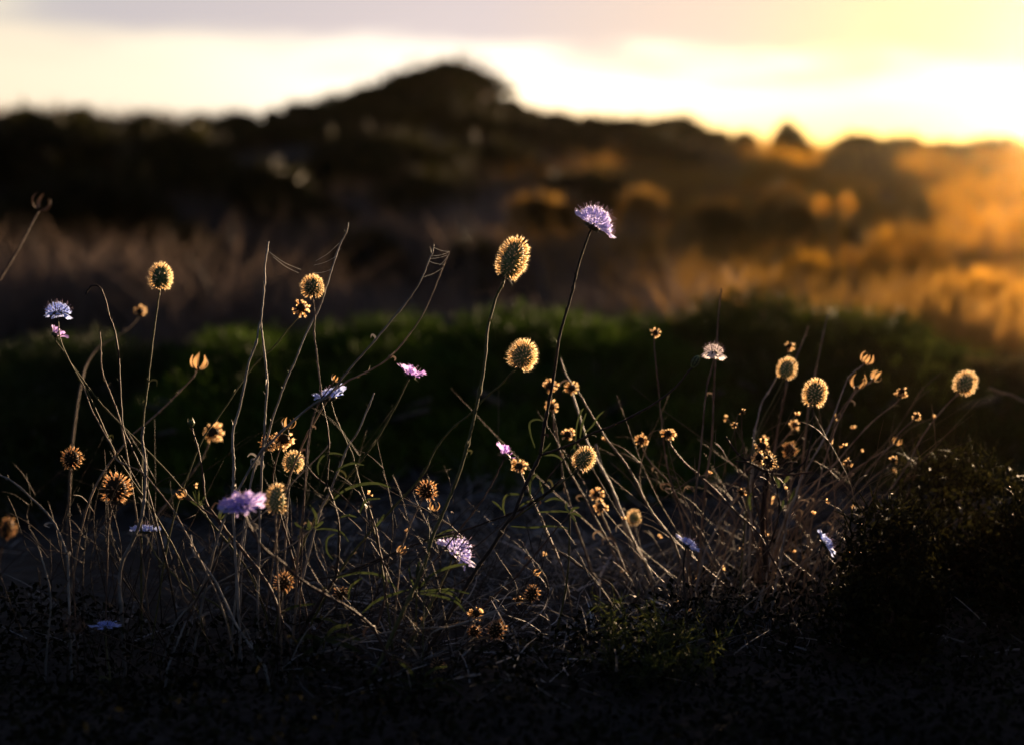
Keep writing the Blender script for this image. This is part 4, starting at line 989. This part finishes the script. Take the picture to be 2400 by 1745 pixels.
seedy("dark broken seed head with pinkish fluff behind the bent orange stem", 1.0, .98, [(795, 1405), (788, 1412), (760, 1450), (730, 1490), (700, 1530)], 42, 38, ang=15, tilt=.1, sw=4, mat="brown", style="dark", n=54)
seedy("small golden open seed head resting on the crossing straws at lower centre", .97, .96, [(1115, 1442), (1108, 1450), (1060, 1462), (1005, 1474)], 40, 36, ang=10, tilt=.5, sw=3.5, mat="straw", style="ring", n=30)
seedy("orange-brown seed head at the tip of the crossing straws", .96, .95, [(1240, 1408), (1230, 1412), (1202, 1412), (1123, 1446), (1060, 1466)], 42, 48, ang=20, tilt=.3, sw=4, mat="pale", style="dark", n=69)
seedy("tiny grey seed head left of the orange-brown one on the straws", .97, .96, [(1213, 1409), (1205, 1413), (1185, 1424), (1150, 1440)], 24, 24, ang=20, tilt=.3, sw=3, mat="pale", style="ring", n=18)
seedy("brown seed head lying below the crossing straws at lower centre", .95, .94, [(1152, 1492), (1140, 1494), (1110, 1500), (1050, 1530), (1000, 1552)], 52, 54, ang=30, tilt=.35, sw=4, mat="dark", style="dark", n=90)
seedy("dim brown seed head touching the left of the one below the straws", .96, .95, [(1110, 1492), (1100, 1496), (1060, 1510), (1010, 1535)], 36, 36, ang=10, tilt=.3, sw=3, mat="pale", style="dark", n=60)
seedy("black seed head almost lost in the dark at lower centre", .93, .92, [(1022, 1572), (1012, 1575), (985, 1584), (950, 1600)], 40, 36, ang=20, tilt=.2, sw=3, mat="dark", style="dark", n=60)
# right of centre and right clump
seedy("pair-topping tan seed head right behind the thin dark stem of the tallest flower", 1.12, 1.1, [(1288, 912), (1290, 925), (1296, 960), (1300, 1014), (1318, 1070), (1341, 1115), (1374, 1172), (1398, 1218), (1420, 1259), (1450, 1320)], 42, 36, ang=10, tilt=.3, sw=5, mat="straw", style="ring", n=28)
seedy("tan seed head with a dark eye at the top of the straw fan", 1.12, 1.1, [(1340, 916), (1342, 924), (1355, 965), (1379, 1041), (1401, 1082), (1431, 1137), (1453, 1191), (1475, 1246), (1496, 1289), (1518, 1331), (1535, 1369), (1554, 1416)], 40, 34, ang=0, tilt=.5, sw=8, mat="pale", style="ring", n=28)
seedy("lower small tan seed head behind the stem of the tallest flower", 1.12, 1.1, [(1293, 958), (1296, 968), (1303, 1000), (1312, 1060), (1322, 1131), (1335, 1177), (1346, 1218), (1371, 1287)], 34, 30, ang=0, tilt=.4, sw=5, mat="straw", style="ring", n=24)
seedy("tan hollow seed head just left of the curved leaves on the bud stem", 1.08, 1.08, [(1334, 1026), (1345, 1030), (1362, 1052), (1390, 1100), (1430, 1170), (1470, 1240)], 38, 36, ang=-25, tilt=.5, sw=4, mat="straw", style="ring", n=26)
seedy("hollow tan seed head under the small pink flower", 1.08, 1.06, [(1216, 1098), (1220, 1106), (1230, 1130), (1245, 1165), (1262, 1200), (1280, 1240)], 42, 28, ang=5, tilt=.5, sw=5, mat="straw", style="ring", n=24)
seedy("upper of two brown seed heads on the thick straws below the round glowing head", 1.12, 1.1, [(1398, 1164), (1400, 1172), (1412, 1210), (1430, 1250), (1452, 1300), (1475, 1360)], 36, 32, ang=0, tilt=.4, sw=4, mat="straw", style="ring", n=26)
seedy("lower of two brown seed heads on the thick straws, ring with dark eye", 1.1, 1.09, [(1408, 1196), (1412, 1206), (1430, 1245), (1450, 1285), (1480, 1350)], 36, 34, ang=0, tilt=.4, sw=4, mat="straw", style="ring", n=28)
seedy("small tan ring head with one drop-shaped side bud, mid-air right of the leaves", 1.1, 1.08, [(1503, 1038), (1507, 1050), (1515, 1068), (1540, 1100), (1565, 1125), (1600, 1190), (1650, 1280)], 34, 32, ang=-10, tilt=.4, sw=4, mat="straw", style="ring", n=26)
seedy("tan ring head with white centre on the long diagonal brown stem", 1.08, 1.05, [(1566, 1026), (1570, 1036), (1573, 1044), (1603, 1082), (1641, 1115), (1682, 1153), (1723, 1197), (1775, 1246), (1800, 1290)], 38, 36, ang=-5, tilt=.4, sw=6, mat="brown", style="ring", n=30)
seedy("yellowish round seed head half hidden among thick straws at mid right", 1.18, 1.15, [(1488, 1228), (1490, 1240), (1500, 1280), (1520, 1340)], 40, 40, ang=-5, tilt=.2, sw=5, mat="straw", style="ripe", n=92)
seedy("small dried head on a bare stalk left of the faded white flower", 1.1, 1.08, [(1534, 786), (1533, 800), (1537, 850), (1543, 905), (1551, 992), (1560, 1070), (1575, 1140), (1600, 1220), (1610, 1290)], 28, 24, ang=20, tilt=.1, sw=5, mat="straw", style="ring", n=16)
seedy("bright round ring head left above the oval seed head of the right clump", 1.12, 1.08, [(1836, 888), (1833, 896), (1811, 939), (1792, 974), (1775, 1015), (1765, 1060), (1755, 1120), (1748, 1200)], 52, 58, ang=18, tilt=.05, sw=5, mat="green", style="ripe", n=140)
seedy("round ring head farthest right on a long slanting stalk", 1.15, 1.08, [(2248, 922), (2240, 928), (2197, 974), (2158, 1028), (2130, 1082), (2104, 1123), (2072, 1162), (2018, 1200), (1960, 1240), (1900, 1290), (1870, 1330)], 58, 64, ang=30, tilt=.05, sw=5, mat="straw", style="ripe", n=140)
seedy("white-rimmed seed head touching the dark heart of the right clump", 1.04, 1.05, [(1780, 1084), (1784, 1092), (1792, 1140), (1796, 1220), (1800, 1320)], 40, 46, ang=-12, tilt=.3, sw=4, mat="brown", style="ring", n=34)
seedy("pink-tinged ring head directly above the white-rimmed one", 1.07, 1.06, [(1784, 1052), (1788, 1066), (1796, 1110), (1806, 1180), (1810, 1300)], 42, 36, ang=0, tilt=.4, sw=4, mat="straw", style="ring", n=30)
seedy("blurred brown seed head right behind the dark heart of the clump", 1.16, 1.14, [(1852, 1072), (1856, 1090), (1852, 1150), (1840, 1230)], 40, 44, ang=-5, tilt=.2, sw=5, mat="straw", style="dark", n=54)
seedy("small triangular tan head low among the right hand rays", 1.1, 1.08, [(1984, 1092), (1978, 1104), (1968, 1118), (1930, 1140), (1880, 1180), (1830, 1240)], 28, 32, ang=10, tilt=.2, sw=4, mat="straw", style="ring", n=18)
seedy("small brown head at the end of the lowest long ray at right", 1.12, 1.08, [(2090, 1082), (2085, 1088), (2050, 1115), (2018, 1146), (1977, 1193), (1955, 1222), (1943, 1246), (1925, 1290)], 26, 22, ang=35, tilt=.1, sw=5, mat="straw", style="ring", n=16)
seedy("little ragged head on a thin twig below the left arm of the clump", 1.06, 1.06, [(1736, 1158), (1740, 1168), (1752, 1210), (1770, 1270)], 28, 28, ang=0, tilt=.3, sw=3.5, mat="brown", style="ring", n=18)
seedy("dim brown ring head behind the oval seed head of the right clump", 1.16, 1.12, [(1860, 1000), (1855, 1008), (1820, 1050), (1790, 1090), (1760, 1150), (1730, 1220)], 28, 26, ang=20, tilt=.3, sw=4, mat="straw", style="ring", n=18)
seedy("tan ring head on a slanting ray, second from the far right one", 1.12, 1.08, [(2108, 932), (2104, 940), (2050, 983), (2006, 1028), (1955, 1088), (1904, 1136), (1860, 1190), (1830, 1260)], 32, 40, ang=8, tilt=.1, sw=5, mat="straw", style="ring", n=20)
seedy("small oval ring head at the tip of a pink-brown ray below the far right head", 1.12, 1.08, [(2143, 980), (2139, 985), (2101, 1021), (2088, 1044), (2050, 1069), (1996, 1104), (1923, 1171), (1878, 1216), (1840, 1290)], 24, 28, ang=25, tilt=.1, sw=5, mat="straw", style="ring", n=16)
seedy("golden ragged head alone above the bright round ring head", 1.16, 1.14, [(1846, 820), (1845, 832), (1842, 880), (1836, 940), (1820, 1010)], 26, 38, ang=8, tilt=.0, sw=3, mat="brown", style="ring", n=18)
seedy("tiny pale bud-like head on a hair-thin stalk right of the straight pale stem", 1.08, 1.07, [(1739, 968), (1738, 980), (1740, 1030), (1748, 1100), (1760, 1180)], 18, 22, ang=0, tilt=.1, sw=2.5, mat="brown", style="ring", n=12)
seedy("tiny ragged head beside the tiny pale one, further left", 1.09, 1.08, [(1722, 1000), (1722, 1012), (1726, 1060), (1736, 1140), (1756, 1220)], 18, 18, ang=0, tilt=.1, sw=2.5, mat="brown", style="ring", n=12)
# far left
seedy("out-of-focus ring head leaning over a thick blurred stalk at upper left", 1.28, 1.22, [(328, 738), (318, 752), (300, 770), (270, 790), (230, 815), (205, 850), (190, 900)], 34, 36, ang=25, tilt=.1, sw=5, mat="straw", style="ring", n=22)
seedy("blurred golden crumpled head between the green bud and the tall curved stems", 1.18, 1.14, [(500, 1022), (492, 1035), (470, 1080), (440, 1120), (390, 1180), (340, 1240)], 56, 44, ang=15, tilt=.2, sw=5, mat="straw", style="ring", n=30)
seedy("blurred rust-coloured head at the far left edge", .82, .84, [(12, 1262), (4, 1285), (-6, 1330), (-10, 1400)], 44, 60, ang=15, tilt=.1, sw=5, mat="brown", style="dark", n=60)

# --- empty dried heads
claw("diamond-shaped empty dried head high in the black at far left", 1.2, 1.16, [(92, 492), (87, 501), (65, 542), (45, 580), (27, 610), (5, 645), (-30, 700)], 44, ang=24, tilt=.0, sw=6, mat="brown", n=4, cm="brown")
claw("golden curled head like two claws right of the round fuzzy head", 1.1, 1.06, [(462, 866), (455, 880), (423, 915), (382, 956), (350, 985), (300, 1030)], 50, ang=15, tilt=.0, sw=5, mat="straw", n=5)
claw("bell-shaped dried head topping the right clump, petals bent over", 1.1, 1.07, [(2026, 852), (2014, 862), (1990, 882), (1975, 916), (1955, 971), (1936, 1018), (1897, 1088), (1860, 1160), (1837, 1222)], 34, ang=30, tilt=.0, sw=5, mat="pale", n=6)
claw("dried head with dark hollow just below the bell-shaped one", 1.1, 1.07, [(2008, 910), (2002, 918), (1974, 958), (1932, 1012), (1901, 1050), (1885, 1111), (1862, 1171)], 40, ang=10, tilt=.1, sw=5, mat="straw", n=6)
claw("little dried head leaning right of the bell-shaped one", 1.13, 1.1, [(2046, 890), (2038, 897), (2010, 915), (1985, 950), (1960, 1000)], 32, ang=45, tilt=.0, sw=4, mat="straw", n=5)
claw("bent dried head where two rays fork below the far right head", 1.11, 1.08, [(2096, 1040), (2088, 1046), (2060, 1072), (2028, 1111), (1983, 1165), (1936, 1222), (1900, 1290)], 24, ang=40, tilt=.0, sw=4, mat="straw", n=5)
claw("tan crumpled flower remnant on the lower left stalk in shadow", .92, .92, [(168, 1480), (165, 1492), (160, 1520), (158, 1560)], 44, ang=20, tilt=.1, sw=3, mat="dark", n=6, cm="brown")
claw("dried golden tip on the right edge of the low purple stem", .99, .97, [(1252, 1344), (1236, 1352), (1196, 1364), (1142, 1390), (1095, 1412), (1050, 1436), (1000, 1456), (960, 1475)], 20, ang=60, tilt=.0, sw=3.5, mat="pale", n=4)
claw("dark twisted bract rising over the half hidden blue flower", .985, .97, [(782, 893), (775, 905), (752, 935), (735, 972), (722, 1030), (716, 1100)], 22, ang=30, tilt=.0, sw=4, mat="brown", n=4)
claw("shrivelled dark petals crowning the ragged ring-shaped head", .99, .98, [(675, 1004), (676, 1014), (679, 1022)], 30, ang=0, tilt=.0, sw=3, mat="dark", n=5, ground=False)
claw("pale hanging tuft under the orange round seed head", .995, .97, [(1014, 1196), (1002, 1208), (1006, 1240), (1002, 1290)], 26, ang=10, tilt=.0, sw=3, mat="green", n=5)

# --- bare stems
bare("tall pale stem with a white knot, second tallest of the bare stems at left", 1.0, .98, [(629, 566), (624, 600), (620, 626), (621, 655), (618, 686), (612, 755), (614, 782), (622, 847), (626, 905), (622, 960), (620, 1003), (616, 1060), (612, 1130)], sw=6)
bare("pale wavy stem joining the tall knotted stem and running down to the violet flower", .99, .97, [(612, 750), (608, 760), (600, 804), (583, 850), (572, 905), (558, 967), (546, 1008), (545, 1041), (548, 1085), (547, 1128), (546, 1200), (552, 1300)], sw=7)
bare("tallest bare stem, thin tip above the fuzzy head with dark bracts", 1.01, .98, [(816, 522), (813, 540), (796, 575), (777, 632), (761, 684), (745, 730), (728, 760), (706, 809), (690, 850), (673, 885), (651, 945), (637, 986), (625, 1030), (602, 1076), (588, 1131), (575, 1210)], sw=5.5)
bare("long leaning pale stem left of the pair whose tips nearly touch", 1.0, .97, [(1016, 573), (1014, 590), (1007, 605), (985, 659), (952, 708), (914, 755), (873, 804), (832, 850), (804, 883), (770, 925), (733, 948), (689, 984), (640, 1030), (600, 1075)], sw=6)
bare("thinner leaning stem right of the pair whose tips nearly touch", 1.02, 1.0, [(1054, 590), (1044, 612), (1028, 651), (1007, 703), (982, 752), (952, 793), (927, 823), (897, 850), (858, 872), (809, 896), (780, 920)], sw=4.5, mat="straw")
bare("short straight pale stick between the blue and the pink flower", 1.0, .98, [(877, 920), (867, 945), (858, 967), (837, 1014), (815, 1046), (801, 1082), (787, 1115), (770, 1160), (756, 1183), (745, 1215), (730, 1270)], sw=6)
bare("thick bleached stem with a broken tip at left", .97, .96, [(337, 999), (334, 1012), (333, 1027), (338, 1063), (341, 1109), (338, 1164), (333, 1205), (325, 1232), (306, 1276), (289, 1309), (280, 1360), (284, 1420)], sw=9)
bare("pale arching stem entering from the left edge and bending down", .96, .95, [(-20, 1105), (0, 1113), (30, 1128), (71, 1164), (106, 1197), (131, 1232), (147, 1270), (157, 1297), (160, 1330), (162, 1400)], sw=6)
bare("short curved bluish blade low at the far left", .95, .94, [(88, 1278), (92, 1290), (109, 1345), (118, 1385), (119, 1420), (115, 1460)], sw=5)
bare("thin wavy stem crossing in front of the bleached stem towards the lower left", .99, .95, [(194, 899), (205, 932), (213, 954), (243, 1011), (267, 1057), (273, 1076), (333, 1106), (368, 1145), (409, 1199), (434, 1245), (458, 1290)], sw=4, mat="straw")
bare("pale stem slanting down right from the left plant, bright upper half", .96, .93, [(447, 1252), (449, 1268), (453, 1290), (497, 1347), (529, 1410), (554, 1462), (575, 1495), (600, 1530)], sw=6)
bare("dark bare stalk forking below the pale slanting stem", .97, .95, [(524, 1255), (515, 1290), (491, 1353), (461, 1402), (437, 1459), (434, 1470)], sw=6, mat="dark")
bare("grey stick leaning against the dark forked stalk at lower left", .95, .94, [(436, 1454), (425, 1482), (412, 1514), (402, 1540)], sw=6)
bare("nodding dark stem with a drooping tip at upper left", 1.0, .99, [(200, 690), (215, 670), (232, 672), (246, 700), (256, 740), (268, 775), (278, 830), (280, 870), (284, 950), (288, 1000), (300, 1030), (322, 1080), (333, 1106)], sw=5, mat="dark")
bare("short pale twig standing left of the nodding dark stem", 1.03, 1.02, [(234, 778), (236, 800), (237, 850), (241, 875), (262, 930), (272, 955), (285, 1000)], sw=4, mat="straw")
bare("straw stem crossing behind the bent orange stem from lower left", .99, .97, [(760, 1210), (722, 1246), (691, 1271), (640, 1300), (582, 1328), (511, 1364), (490, 1376), (470, 1395)], sw=5)
bare("thin straw rising right to the left plant's crossing, upper of two", 1.0, .99, [(775, 1035), (755, 1060), (722, 1093), (690, 1125), (660, 1165), (600, 1215)], sw=4)
bare("longest low straw lying from the ground up to the brown seed heads", .95, .96, [(1175, 1428), (1123, 1446), (1060, 1466), (1005, 1470), (937, 1476), (855, 1493), (800, 1515), (746, 1530), (690, 1538)], sw=5)
bare("pale straw at the foot of the thin-stalked seed head, curving to the left plant", .95, .94, [(784, 1421), (752, 1452), (722, 1475), (704, 1502), (688, 1536)], sw=4)
bare("purple-grey stalk rising from the low straws to a leafy joint", 1.0, .98, [(1334, 1203), (1330, 1210), (1300, 1242), (1273, 1276), (1234, 1322), (1196, 1364), (1142, 1410), (1120, 1440)], sw=6, mat="brown")
bare("bent grass stalk with a sharp elbow at the bottom centre", .90, .88, [(1100, 1660), (1109, 1647), (1150, 1620), (1198, 1582), (1206, 1578), (1214, 1581), (1260, 1610), (1319, 1647), (1340, 1660)], sw=4, ground=False)
bare("pale straw lying almost flat near the lower left centre", .92, .92, [(1000, 1556), (960, 1570), (880, 1600), (835, 1617), (762, 1650)], sw=5, ground=False)
bare("bluish straw under the brown seed heads slanting to lower left", .95, .94, [(1098, 1486), (1070, 1505), (1040, 1524), (1004, 1540), (960, 1560), (905, 1590)], sw=5)
bare("bone-coloured broken twig lying on the litter right of the brown heads", .98, .98, [(1375, 1470), (1400, 1466), (1425, 1462), (1433, 1440), (1437, 1464), (1442, 1478), (1452, 1482)], sw=6, ground=False)
bare("thick grey straw right of the round glowing head, running to the lower clump", 1.14, 1.1, [(1396, 1040), (1410, 1090), (1430, 1130), (1450, 1190), (1470, 1250), (1490, 1300), (1510, 1360)], sw=9)
bare("long brown straw crossing the fan from the tan dark-eyed head", 1.1, 1.07, [(1352, 913), (1396, 986), (1423, 1030), (1453, 1068), (1486, 1117), (1510, 1169), (1546, 1224), (1573, 1259), (1590, 1300)], sw=6, mat="straw")
bare("thin upright spike rising behind the faded white flower", 1.1, 1.08, [(1691, 676), (1688, 700), (1684, 740), (1680, 790), (1676, 860), (1672, 940), (1668, 1041), (1657, 1109), (1650, 1180)], sw=6, mat="straw")
bare("hair-thin brown stalk leaning over the fan tip above the dark-eyed head", 1.12, 1.1, [(1314, 840), (1318, 855), (1328, 882), (1342, 905)], sw=5, mat="straw", ground=False)
bare("tall thin grass blade above the bell-shaped dried head", 1.2, 1.17, [(1940, 738), (1934, 765), (1926, 800), (1916, 850), (1907, 891), (1895, 960)], sw=5, mat="straw")
bare("short grass blade left of the tall thin one above the oval head", 1.2, 1.18, [(1895, 764), (1888, 785), (1874, 818), (1850, 880)], sw=5, mat="straw")
bare("whitish upright straw behind the left arm of the right clump", 1.12, 1.09, [(1774, 1010), (1768, 1040), (1760, 1100), (1757, 1150), (1750, 1200), (1745, 1255), (1742, 1320)], sw=8)
bare("grey straw running up beside the bright round ring head", 1.13, 1.1, [(1821, 883), (1805, 912), (1786, 942), (1775, 986), (1768, 1018), (1766, 1060)], sw=6)
bare("grey slanting straw from the clump foot towards the pink flower side", 1.1, 1.07, [(1735, 1150), (1710, 1185), (1690, 1215), (1668, 1260), (1650, 1300), (1640, 1340)], sw=7)
bare("brown straw slanting up from the white-lilac flower to the clump heart", 1.08, 1.06, [(1760, 1090), (1720, 1130), (1690, 1170), (1664, 1215), (1640, 1248), (1620, 1290)], sw=5, mat="straw")
bare("pale straw leaning right from the clump foot, lit along its edge", 1.06, 1.05, [(1880, 1110), (1868, 1150), (1852, 1200), (1838, 1260), (1826, 1330), (1815, 1390)], sw=7)
bare("dull straw lowest in the right clump sloping towards the lower left", 1.02, 1.0, [(1920, 1280), (1880, 1320), (1830, 1350), (1790, 1385), (1740, 1425), (1700, 1455)], sw=4, mat="straw")
bare("glowing straw entering from the right edge behind the clump", 1.3, 1.28, [(2318, 908), (2340, 918), (2370, 926), (2400, 940), (2460, 965)], sw=8, mat="straw", ground=False)
bare("reddish twig lying in the shade right of the tilted flower", 1.1, 1.1, [(2040, 1158), (2060, 1168), (2082, 1180), (2094, 1190)], sw=6, mat="brown", ground=False)
bare("thin brown stalk dropping from the leafy joint and curving right to the ground", 1.05, 1.03, [(1342, 1210), (1352, 1245), (1370, 1290), (1386, 1340), (1420, 1390), (1470, 1440)], sw=4, mat="brown")
bare("brown twig arching from the hollow tan head down to the curved stalk", 1.06, 1.04, [(1270, 1215), (1285, 1260), (1310, 1290), (1350, 1320), (1386, 1342)], sw=5, mat="brown")
bare("main blackish stalk left of the low centre flower leaning up from the ground", .96, .94, [(1010, 1290), (985, 1345), (952, 1420), (925, 1475), (890, 1545), (862, 1600)], sw=9, mat="dark")

# --- leaf tuft at the joint of the purple-grey stalk and around the low stems
def leaf_tuft(label, base, d, leaves):
    b = P(*base, d); g = max(0.0, gz(b.x, b.y)); t = thing("leafy_shoot", label, "leafy shoot", (b.x, b.y, 0)); org = Vector((b.x, b.y, 0))
    stem(t, org, [b, b.lerp(Vector((b.x - .01, b.y, -.003)), .5) + Vector((.003, 0, 0)), Vector((b.x - .012, b.y, -.003))], PX(4, d), PX(6, d), "green", int(base[0]))
    for q, w in leaves: leaf(t, org, q, d, w)


leaf_tuft("leafy shoot spreading narrow leaves at the joint of the purple-grey stalk", (1336, 1200), 1.0, [([(1336, 1199), (1310, 1197), (1287, 1198), (1259, 1199)], 5), ([(1336, 1199), (1346, 1190), (1358, 1188)], 6), ([(1338, 1202), (1352, 1204), (1362, 1210)], 6), ([(1336, 1202), (1344, 1214), (1350, 1222)], 5), ([(1334, 1199), (1326, 1186), (1330, 1176)], 5)])
leaf_tuft("leafy shoot with long arching leaves under the low centre flower", (977, 1380), .96, [([(977, 1378), (979, 1336), (983, 1315)], 8), ([(980, 1378), (1018, 1342), (1073, 1323), (1100, 1320)], 7), ([(974, 1380), (962, 1350), (958, 1320)], 5), ([(980, 1385), (1020, 1382), (1060, 1392), (1080, 1410)], 7), ([(985, 1390), (1030, 1396), (1070, 1410), (1090, 1432)], 6), ([(1000, 1390), (1050, 1380), (1100, 1390)], 6)])
leaf_tuft("dark leafy shoot spreading low on the ground at bottom centre", (980, 1610), .90, [([(980, 1605), (930, 1590), (890, 1600)], 9), ([(985, 1605), (1040, 1590), (1085, 1612)], 9), ([(985, 1600), (1010, 1570), (1050, 1560)], 8), ([(978, 1600), (960, 1570), (935, 1550)], 8), ([(990, 1608), (1050, 1608), (1090, 1640)], 8), ([(975, 1608), (920, 1615), (880, 1640)], 8)])
leaf_tuft("dark rosette of lobed leaves at the foot of the left plant", (760, 1500), .95, [([(762, 1498), (800, 1488), (845, 1498)], 12), ([(762, 1498), (810, 1510), (850, 1530)], 12), ([(758, 1498), (720, 1490), (690, 1505)], 11), ([(760, 1495), (785, 1470), (825, 1462)], 10), ([(760, 1500), (730, 1520), (700, 1545)], 10)])


# --- plumes in the grass behind, far out of focus
def plume(label, x0, y0, x1, y1, d):
    a, b = P(x0, y0, d), P(x1, y1, d); g = gz(b.x, b.y); org = Vector((b.x, b.y, g)); t = thing("grass_plume", label, "grass plume", org, "feathery grass plumes behind the flowers")
    m = a.lerp(b, .45) + Vector((.01, 0, 0)); stem(t, org, [a, m, b, Vector((b.x, b.y, g - .005))], .003, .005, "straw", int(x0))
    k = 260; q = rng.uniform(0, .42, k); base = np.array([list(a.lerp(m, x) - org) for x in q]); dv = rng.normal(size=(k, 3)) * .5 + np.array(list((a - m).normalized())); dv /= np.linalg.norm(dv, axis=1)[:, None]
    link("plume", np_mesh("plume", *ribbons(base, dv, rng.uniform(.012, .03, k), np.full(k, .0022), np.zeros((k, 3)), rng.uniform(.25, .6, k))), M["sun_gold_grass"], t)


plume("left of two slim straw plumes against the golden slope at right", 1925, 480, 1958, 610, 3.1)
plume("right of two slim straw plumes against the golden slope, slightly brighter", 1985, 475, 2000, 610, 3.1)
plume("straw plume low on the right slope above the juniper", 1990, 600, 1985, 720, 2.9)


# --- the tangle of hair-fine twigs nobody could count
def tangle(name, label, px0, px1, ptop, d0, d1, n, mat, seed, lean=0.0, tiny=.03):
    q = random.Random(seed); mb = MB()
    for _ in range(n):
        d = q.uniform(d0, d1); bx = q.uniform(px0, px1); b = P(bx, 1400, d); b = Vector((b.x, b.y, -.003))
        H = q.uniform(.25, 1.0) * max(P(bx, ptop, d).z, .05); a = q.gauss(lean, .6); bl = q.gauss(0, .25)
        tip = b + Vector((a * H, bl * H, H)); m = b.lerp(tip, .5) + Vector((q.gauss(0, .22) * H, 0, q.gauss(.06, .08) * H))
        c = crom([b, m, tip], 7); w = q.uniform(.00022, .0005); mb.tube(c, [w * (1.25 - .9 * i / (len(c) - 1)) for i in range(len(c))], 4)
        for _k in range(q.choice((1, 2, 2, 3, 4))):            # side twigs
            i = q.randrange(4, len(c) - 2); p = c[i]; t = (c[i + 1] - c[i]).normalized(); L = H * q.uniform(.12, .35)
            e = p + (t + Vector((q.gauss(0, .7), q.gauss(0, .5), q.gauss(0, .3)))).normalized() * L
            mb.tube(crom([p, p.lerp(e, .5) + Vector((0, 0, L * .1)), e], 3), [w * .6] * 6 + [w * .3], 4)
            if q.random() < tiny:                               # shed, ragged little heads
                for _j in range(3):
                    u_ = (t + Vector((q.gauss(0, .8), q.gauss(0, .8), q.gauss(0, .8)))).normalized(); mb.addm(RAGS[q.randrange(3)], Matrix.Translation(e) @ to_z(u_, 0) @ Matrix.Scale(q.uniform(.0014, .0034), 4))
    tag(mb.build(name, [M[mat], M["cup_tan"]]), label, "twigs", kind="stuff")


tangle("fine_twigs", "tangle of hair-fine dry twigs among the stems at left and centre", 200, 1120, 960, .93, 1.12, 95, "dark", 41, .1)
tangle("fine_straw", "tangle of thin straw in the dry right clump", 1560, 2000, 900, 1.03, 1.2, 85, "straw", 42, .12, .22)
tangle("low_twigs", "short broken twigs low between the centre and the right clump", 900, 1700, 1240, .92, 1.15, 70, "dark", 43, .1)
tangle("grass_stems", "thin dark grass stems at the far left in shadow", -60, 420, 1100, .9, 1.1, 20, "dark", 44, -.1)


# --- threads of spider silk between stem tips
def web(label, pairs, d):
    pts = [(P(*a, d), P(*b, d)) for a, b in pairs]; org = pts[0][0]; mb = MB()
    for a, b in pts:
        m = a.lerp(b, .5) - Vector((0, 0, (a - b).length * .06)); mb.tube([x - org for x in crom([a, m, b], 4)], .00009, 3)
    o = mb.build("spider_web", M["silk"]); o.location = org; tag(o, label, "spider web"); o["kind"] = "thing"


web("fine spider threads between the knotted stem and the fuzzy head with dark bracts", [((630, 590), (705, 632)), ((640, 602), (700, 640)), ((776, 632), (735, 640)), ((790, 600), (735, 622)), ((795, 570), (740, 612))], 1.0)
web("fine spider threads between the two nearly touching stem tips", [((1016, 580), (1052, 590)), ((1012, 600), (1050, 592)), ((1005, 612), (1040, 620)), ((1050, 600), (1030, 622)), ((1008, 606), (1048, 598)), ((990, 650), (1038, 628))], 1.01)
print("objects", len(bpy.data.objects), "tris", sum(len(o.data.polygons) for o in bpy.data.objects if o.type == "MESH"))
